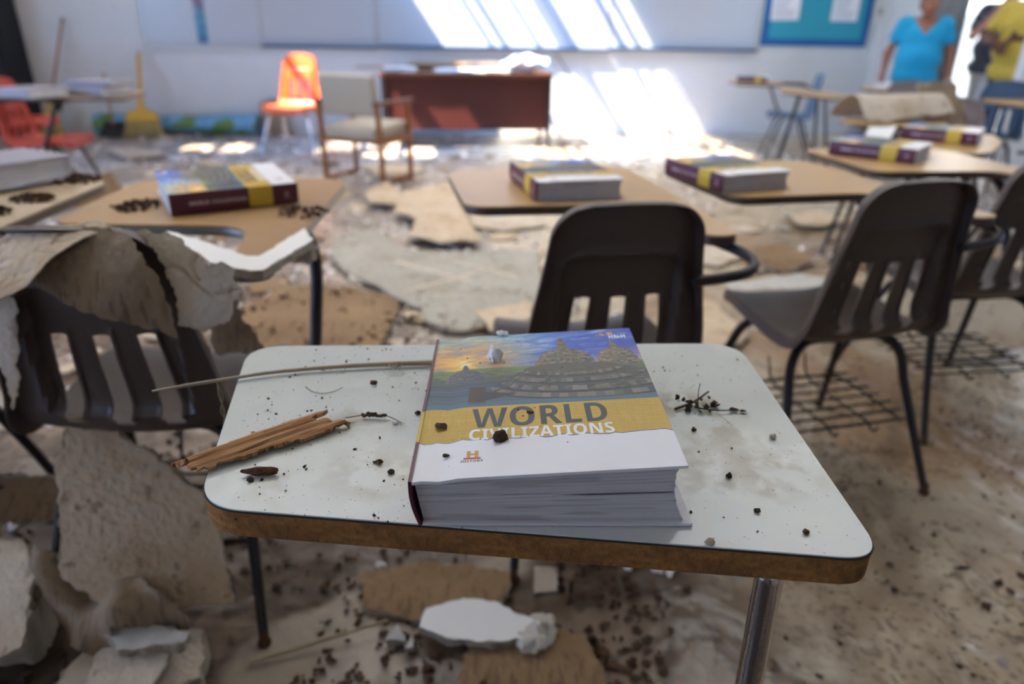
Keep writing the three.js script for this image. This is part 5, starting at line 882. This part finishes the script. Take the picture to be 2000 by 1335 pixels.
{
  const t = thing('side_table', 'tan table end at the right edge on a dark low rail, before the white pier', 'table', [3.62, 0, -4.95], 0.12);
  part('top', box(0.6, 0.024, 0.5, 0, 0.71, 0, 0.006), M.tan, t); for (const [x, z] of [[-0.26, 0.2], [0.26, 0.2], [-0.26, -0.2], [0.26, -0.2]]) part('leg', rod(V(x * 0.9 + 0.04, 0.7, z), V(x + 0.04, 0.01, z), 0.012), M.frame, t);
  part('rail', rod(V(-0.3, 0.42, 0.2), V(0.3, 0.4, 0.2), 0.012), M.frame, t);
}
// curtain by the doorway: hanging folds
{
  const P = [], n = 70, m = 14; for (let i = 0; i <= n; i++) { P.push([]); for (let j = 0; j <= m; j++) { const y = 0.03 + (j / m) * 2.15, a = (i / n) * 0.5; P[i].push(V(0.035 * Math.sin((i / n) * 44) * (1.1 - 0.3 * (j / m)) + 0.01 * Math.sin(y * 3 + i), y, a)); } }
  const q = Rm(SR - 0.12, 0, 0.98);
  const t = thing('curtain', 'grey pleated curtain hanging beside the doorway behind the woman', 'curtain', q.toArray(), PHI);
  part('fabric', gridSolid(n, m, P, () => true, 0.002, (i, j) => [i / n, j / m]), std({ color: 0x8f9092, roughness: 0.8 }), t); part('rail', rod(V(0, 2.2, -0.03), V(0, 2.2, 0.6), 0.012), M.trayGrey, t);
}

// ---------------------------------------------------------------- people at the doorway
// a field of tapered capsules and ellipsoids joined smoothly, meshed by surface nets
const capsule = (a, b, ra, rb) => { const d = b.clone().sub(a), L2 = d.lengthSq(); return (p) => { const t = clamp(((p.x - a.x) * d.x + (p.y - a.y) * d.y + (p.z - a.z) * d.z) / L2), x = p.x - a.x - d.x * t, y = p.y - a.y - d.y * t, z = p.z - a.z - d.z * t; return Math.sqrt(x * x + y * y + z * z) - mix(ra, rb, t); }; };
const ellip = (c, rx, ry, rz) => (p) => { const x = (p.x - c.x) / rx, y = (p.y - c.y) / ry, z = (p.z - c.z) / rz, k = Math.sqrt(x * x + y * y + z * z); return (k - 1) * Math.min(rx, ry, rz) * (0.6 + 0.4 * Math.min(1, k)); };
const union = (list, k) => (p) => { let d = 1e9; for (const f of list) { const e = f(p), h = clamp(0.5 + (0.5 * (e - d)) / k); d = d > 1e8 ? e : mix(e, d, h) - k * h * (1 - h); } return d; };
function mesh3(field, lo, hi, cell) {
  const n = [0, 1, 2].map((i) => Math.ceil((hi[i] - lo[i]) / cell) + 1), [nx, ny, nz] = n, F = new Float32Array(nx * ny * nz), id = (x, y, z) => (z * ny + y) * nx + x, p = V();
  for (let z = 0; z < nz; z++) for (let y = 0; y < ny; y++) for (let x = 0; x < nx; x++) { p.set(lo[0] + x * cell, lo[1] + y * cell, lo[2] + z * cell); F[id(x, y, z)] = field(p); }
  const vid = new Int32Array(nx * ny * nz).fill(-1), pos = [], idx = [];
  for (let z = 0; z < nz - 1; z++) for (let y = 0; y < ny - 1; y++) for (let x = 0; x < nx - 1; x++) {
    let c = 0, sx = 0, sy = 0, sz = 0, m = 0; const v = []; for (let k = 0; k < 8; k++) { v.push(F[id(x + (k & 1), y + ((k >> 1) & 1), z + (k >> 2))]); if (v[k] < 0) m |= 1 << k; } if (m === 0 || m === 255) continue;
    for (let a = 0; a < 8; a++) for (let b = 0; b < 3; b++) { const e = a | (1 << b); if (e === a || v[a] < 0 === v[e] < 0) continue; const t = v[a] / (v[a] - v[e]); sx += (a & 1) + (b === 0 ? t : 0); sy += ((a >> 1) & 1) + (b === 1 ? t : 0); sz += (a >> 2) + (b === 2 ? t : 0); c++; }
    vid[id(x, y, z)] = pos.length / 3; pos.push(lo[0] + (x + sx / c) * cell, lo[1] + (y + sy / c) * cell, lo[2] + (z + sz / c) * cell);
  }
  const quad = (a, b, c, d, f) => { if (a < 0 || b < 0 || c < 0 || d < 0) return; f ? idx.push(a, b, c, a, c, d) : idx.push(a, c, b, a, d, c); };
  for (let z = 1; z < nz - 1; z++) for (let y = 1; y < ny - 1; y++) for (let x = 1; x < nx - 1; x++) {
    const s = F[id(x, y, z)] < 0;
    if (s !== F[id(x + 1, y, z)] < 0) quad(vid[id(x, y - 1, z - 1)], vid[id(x, y, z - 1)], vid[id(x, y, z)], vid[id(x, y - 1, z)], s);
    if (s !== F[id(x, y + 1, z)] < 0) quad(vid[id(x - 1, y, z - 1)], vid[id(x - 1, y, z)], vid[id(x, y, z)], vid[id(x, y, z - 1)], s);
    if (s !== F[id(x, y, z + 1)] < 0) quad(vid[id(x - 1, y - 1, z)], vid[id(x, y - 1, z)], vid[id(x, y, z)], vid[id(x - 1, y, z)], s);
  }
  const g = new THREE.BufferGeometry(); g.setAttribute('position', new THREE.Float32BufferAttribute(pos, 3)); g.setIndex(idx); g.computeVertexNormals();
  const uv = []; for (let i = 0; i < pos.length; i += 3) uv.push(Math.atan2(pos[i], pos[i + 2] + 0.001) * 0.2, pos[i + 1]); g.setAttribute('uv', new THREE.Float32BufferAttribute(uv, 2));
  return g;
}
// hand: palm, four fingers and a thumb as chains; u runs to the fingertips, n out of the back of the hand, side to the thumb
function handField(w, u, n, side, curl = 0.35, s = 1) {
  const at = (a, b, c) => w.clone().addScaledVector(u, a * s).addScaledVector(side, b * s).addScaledVector(n, c * s), list = [capsule(at(-0.01, 0, 0), at(0.045, 0.004, 0), 0.026 * s, 0.03 * s), capsule(at(0.05, 0.025, 0), at(0.07, -0.026, 0), 0.013 * s, 0.012 * s)];
  [[0.026, 0.07], [0.009, 0.08], [-0.009, 0.074], [-0.026, 0.056]].forEach(([b, L], i) => { const a0 = at(0.07, b, 0), a1 = at(0.07 + L * 0.5, b * 1.12, -0.006 - curl * 0.02), a2 = at(0.07 + L * (0.98 - curl * 0.35), b * 1.15, -0.012 - curl * (0.05 + 0.006 * i)); list.push(capsule(a0, a1, 0.0095 * s, 0.0088 * s), capsule(a1, a2, 0.0088 * s, 0.0072 * s)); });
  list.push(capsule(at(0.01, 0.024, -0.004), at(0.045, 0.05, -0.014), 0.0125 * s, 0.011 * s), capsule(at(0.045, 0.05, -0.014), at(0.075, 0.052, -0.022), 0.0105 * s, 0.0085 * s));
  return list;
}
function person(o) {
  const t = thing('person', o.label, 'person', o.pos, o.turn), J = o.J, S = o.S ?? 1, b = o.bulk ?? 1;
  const torso = [ellip(V(0, J.chest, 0), 0.165 * b, 0.15, 0.105 * b), ellip(V(0, J.belly, 0.015 * b), 0.165 * b, 0.17, 0.125 * b), ellip(V(0, J.hip, 0), 0.165 * b, 0.12, 0.12 * b), capsule(V(-J.sh[0] + 0.02, J.sh[1], 0), V(J.sh[0] - 0.02, J.sh[1], 0), 0.055, 0.055)];
  const legs = [-1, 1].flatMap((s) => [capsule(V(s * 0.085, J.hip - 0.03, 0), V(s * 0.1, J.knee, 0.01), 0.08 * b, 0.052), capsule(V(s * 0.1, J.knee, 0.01), V(s * 0.105, 0.075, -0.015), 0.052, 0.034), capsule(V(s * 0.105, 0.045, -0.03), V(s * 0.115, 0.032, 0.12), 0.036, 0.028)]);
  const armsOf = (k) => o.arms.map(([sh, el, wr]) => [capsule(sh, el, 0.046 * k, 0.036 * k), capsule(el, wr, 0.037 * k, 0.025)]);
  const arms = armsOf(1).flat(), hands = o.arms.flatMap(([, el, wr, u, n, side, curl]) => handField(wr.clone().addScaledVector(u, 0.02), u, n, side, curl ?? 0.3, 0.95));
  const neck = [capsule(V(0, J.sh[1], -0.005), V(o.head.x * 0.7, o.head.y - 0.08, o.head.z * 0.6), 0.056, 0.05)];
  const body = union([...torso, ...legs, ...arms, ...neck], 0.03), both = (p) => Math.min(body(p), 1e9);
  const skin = std({ color: o.skin, roughness: 0.55 });
  const lo = [-0.62, -0.02, -0.4], hi = [0.62, J.sh[1] + 0.14, 0.45];
  const bodyG = mesh3(both, lo, hi, 0.016);
  const handG = o.arms.map(([, , wr, u, n, side, curl]) => { const f = union([...handField(wr.clone().addScaledVector(u, 0.02), u, n, side, curl ?? 0.3, 0.95), capsule(wr.clone().addScaledVector(u, -0.05), wr.clone().addScaledVector(u, 0.02), 0.027, 0.026)], 0.006); return mesh3(f, [wr.x - 0.2, wr.y - 0.2, wr.z - 0.2], [wr.x + 0.2, wr.y + 0.2, wr.z + 0.2], 0.0048); });
  void hands;
  // head: skull, jaw, cheeks, brow, nose, lips, ears
  const h = o.head, q = new THREE.Matrix4().makeRotationFromEuler(new THREE.Euler(o.headTilt ?? 0, o.headTurn ?? 0, o.headRoll ?? 0, 'YXZ')).setPosition(h), iq = q.clone().invert(), lp = V();
  const hf = union([ellip(V(0, 0.03, -0.012), 0.076, 0.088, 0.094), ellip(V(0, -0.035, 0.018), 0.058, 0.07, 0.07), ellip(V(0, -0.078, 0.045), 0.028, 0.024, 0.028), ellip(V(-0.038, -0.02, 0.055), 0.026, 0.026, 0.024), ellip(V(0.038, -0.02, 0.055), 0.026, 0.026, 0.024), ellip(V(0, 0.028, 0.07), 0.05, 0.014, 0.016)], 0.02);
  const hd = union([hf, capsule(V(0, 0.018, 0.082), V(0, -0.018, 0.102), 0.008, 0.013), ellip(V(0, -0.047, 0.085), 0.022, 0.006, 0.01), ellip(V(-0.014, -0.02, 0.088), 0.009, 0.008, 0.01), ellip(V(0.014, -0.02, 0.088), 0.009, 0.008, 0.01), ellip(V(-0.08, 0, -0.01), 0.01, 0.03, 0.018), ellip(V(0.08, 0, -0.01), 0.01, 0.03, 0.018), capsule(V(0, -0.08, -0.03), V(0, -0.15, -0.04), 0.05, 0.05)], 0.008);
  const hg = mesh3(hd, [-0.12, -0.16, -0.13], [0.12, 0.14, 0.14], 0.0055); hg.applyMatrix4(q);
  part('body', merge([bodyG, hg, ...handG]), skin, t);
  const hair = mesh3((p) => Math.max(hf(p) - 0.012 + 0.004 * Math.sin(p.x * 160) * Math.sin(p.z * 120), -(p.y - (p.z > 0.02 ? 0.055 + (p.z - 0.02) * 0.35 : -0.05 + (p.z + 0.1) * 0.2))), [-0.13, -0.12, -0.14], [0.13, 0.16, 0.14], 0.007); hair.applyMatrix4(q);
  part('hair', hair, std({ color: o.hair, roughness: 0.8 }), t);
  for (const s of [-1, 1]) { const e = place(new THREE.SphereGeometry(0.0105, 12, 10).scale(1, 0.62, 1), s * 0.03, 0.01, 0.0725).applyMatrix4(q), pu = place(new THREE.SphereGeometry(0.0052, 10, 8), s * 0.03, 0.0095, 0.0786).applyMatrix4(q); const ey = part('eye', e, M.paperWhite, t); part('iris', pu, M.soil, ey); part('eyebrow', place(tube([V(-0.018, 0, 0), V(0, 0.006, 0.004), V(0.018, 0.001, 0)], 0.003, 8, 6), s * 0.031, 0.03, 0.083).applyMatrix4(q), std({ color: o.hair, roughness: 0.9 }), t); }
  part('lips', place(lump(0.022, 0.006, 0.006, 5, 2, 0.1), 0, -0.047, 0.091).applyMatrix4(q), std({ color: o.lips ?? 0x8a4a42, roughness: 0.5 }), t);
  // clothes follow the body
  const sleeves = o.arms.map(([sh, el]) => capsule(sh, sh.clone().lerp(el, o.sleeve ?? 0.5), 0.047, 0.05));
  const tf = union([...torso, ...sleeves], 0.028), shirt = (p) => { let d = tf(p) - 0.013 - 0.004 * Math.sin(p.y * 34 + p.x * 9) * smooth(J.chest, J.hip, p.y); d = Math.max(d, J.hem - p.y); if (o.vneck) d = Math.max(d, p.z > -0.02 ? -(Math.abs(p.x) - (p.y - (J.sh[1] - o.vneck)) * 0.75) * 0.7 + (p.y < J.sh[1] - o.vneck ? -9 : 0) : -9); return d; };
  part('shirt', mesh3(shirt, lo, hi, 0.014), o.shirtMat, t, o.shirtLabel);
  const lf = union([torso[2], ...legs.filter((_, i) => i % 3 < 2)], 0.03), pants = (p) => Math.max(lf(p) - 0.007, (o.pantHem ?? 0.1) - p.y, p.y - J.hem - 0.03);
  part(o.shorts ? 'shorts' : 'trousers', mesh3(pants, lo, hi, 0.016), o.pantMat, t);
  for (const s of [-1, 1]) part('shoe', mesh3(union([capsule(V(s * 0.105, 0.045, -0.035), V(s * 0.115, 0.036, 0.13), 0.043, 0.036)], 0.01), [s * 0.11 - 0.08, 0.0, -0.12], [s * 0.11 + 0.08, 0.12, 0.2], 0.012), M.black, t);
  return t;
}
const dotted = dataTex(128, 128, (u, v) => { const d = (a, b) => Math.hypot(((u * 2 + a) % 1) - 0.5, ((v * 2 + b) % 1) - 0.5); return Math.min(d(0, 0), d(0.5, 0.5)) < 0.13 ? [150, 156, 178] : [26, 30, 48]; });
person({ label: 'smiling woman in a turquoise V-neck T-shirt standing by the doorway, arms at her sides', pos: [3.86, 0, -7.2], turn: -22 * DEG, bulk: 1.12, skin: 0x9a6248, hair: 0x5c5450, lips: 0x8a3f3a,
  J: { sh: [0.185, 1.22], chest: 1.1, belly: 0.92, hip: 0.76, knee: 0.4, hem: 0.67 }, head: V(0, 1.37, 0.025), headTurn: -0.15, headRoll: 0.05, vneck: 0.1, sleeve: 0.42,
  arms: [[V(-0.19, 1.2, 0), V(-0.265, 0.95, -0.02), V(-0.275, 0.73, 0.04), V(-0.02, -1, 0.12).normalize(), V(-1, 0, 0), V(0, 0.1, 1).normalize(), 0.5], [V(0.19, 1.2, 0), V(0.27, 0.95, -0.02), V(0.285, 0.73, 0.03), V(0.05, -1, 0.1).normalize(), V(1, 0, 0), V(0, 0.1, 1).normalize(), 0.5]],
  shirtMat: std({ color: 0x0f9cc4, roughness: 0.75 }), shirtLabel: 'turquoise V-neck T-shirt', pantMat: M.black });
person({ label: 'man in a yellow T-shirt and navy shorts in the doorway, one forearm across his chest', pos: [4.66, 0, -6.98], turn: -62 * DEG, bulk: 1.2, skin: 0x6e4530, hair: 0x2a2422,
  J: { sh: [0.2, 1.36], chest: 1.22, belly: 1.0, hip: 0.82, knee: 0.43, hem: 0.74 }, head: V(0.01, 1.53, 0.02), sleeve: 0.55,
  arms: [[V(-0.21, 1.33, 0), V(-0.3, 1.1, 0.06), V(-0.12, 1.12, 0.27), V(0.6, -0.8, 0.2).normalize(), V(-0.3, 0.3, 1).normalize(), V(0.9, 0.4, 0).normalize(), 0.4], [V(0.21, 1.33, 0), V(0.27, 1.13, 0.1), V(0.06, 1.1, 0.3), V(-0.45, -0.9, 0.1).normalize(), V(0.1, 0.2, 1).normalize(), V(-0.9, 0.3, 0.1).normalize(), 0.35]],
  shirtMat: std({ color: 0xd2b44a, roughness: 0.8 }), shirtLabel: 'yellow T-shirt', pantMat: std({ color: 0x161e34, roughness: 0.8 }), shorts: true, pantHem: 0.42 });
person({ label: 'man in a dotted navy shirt outside the doorway holding a hand to his mouth', pos: [5.02, 0, -7.85], turn: -30 * DEG, bulk: 1.3, skin: 0xa87a66, hair: 0x6a6460,
  J: { sh: [0.21, 1.37], chest: 1.22, belly: 1.0, hip: 0.82, knee: 0.44, hem: 0.76 }, head: V(0.02, 1.54, 0.03), headTilt: -0.15, sleeve: 0.6,
  arms: [[V(-0.22, 1.33, 0), V(-0.26, 1.12, 0.17), V(-0.08, 1.4, 0.22), V(0.5, 0.8, -0.1).normalize(), V(-0.5, 0.4, 0.7).normalize(), V(0.2, 0.2, 0.95).normalize(), 0.6], [V(0.22, 1.33, 0), V(0.31, 1.08, 0.02), V(0.16, 0.98, 0.22), V(-0.9, 0, 0.3).normalize(), V(0, 0.3, 1).normalize(), V(0, 1, 0.1).normalize(), 0.4]],
  shirtMat: std({ map: rep(dotted, 0.09), roughness: 0.8 }), shirtLabel: 'navy shirt with small pale dots', pantMat: std({ color: 0x9c9a98, roughness: 0.85 }) });

scene.traverse((o) => { if (o.isMesh && !o.isSky) { o.castShadow = o.receiveShadow = true; } });
scene.environment = null;
renderer.render(scene, camera);
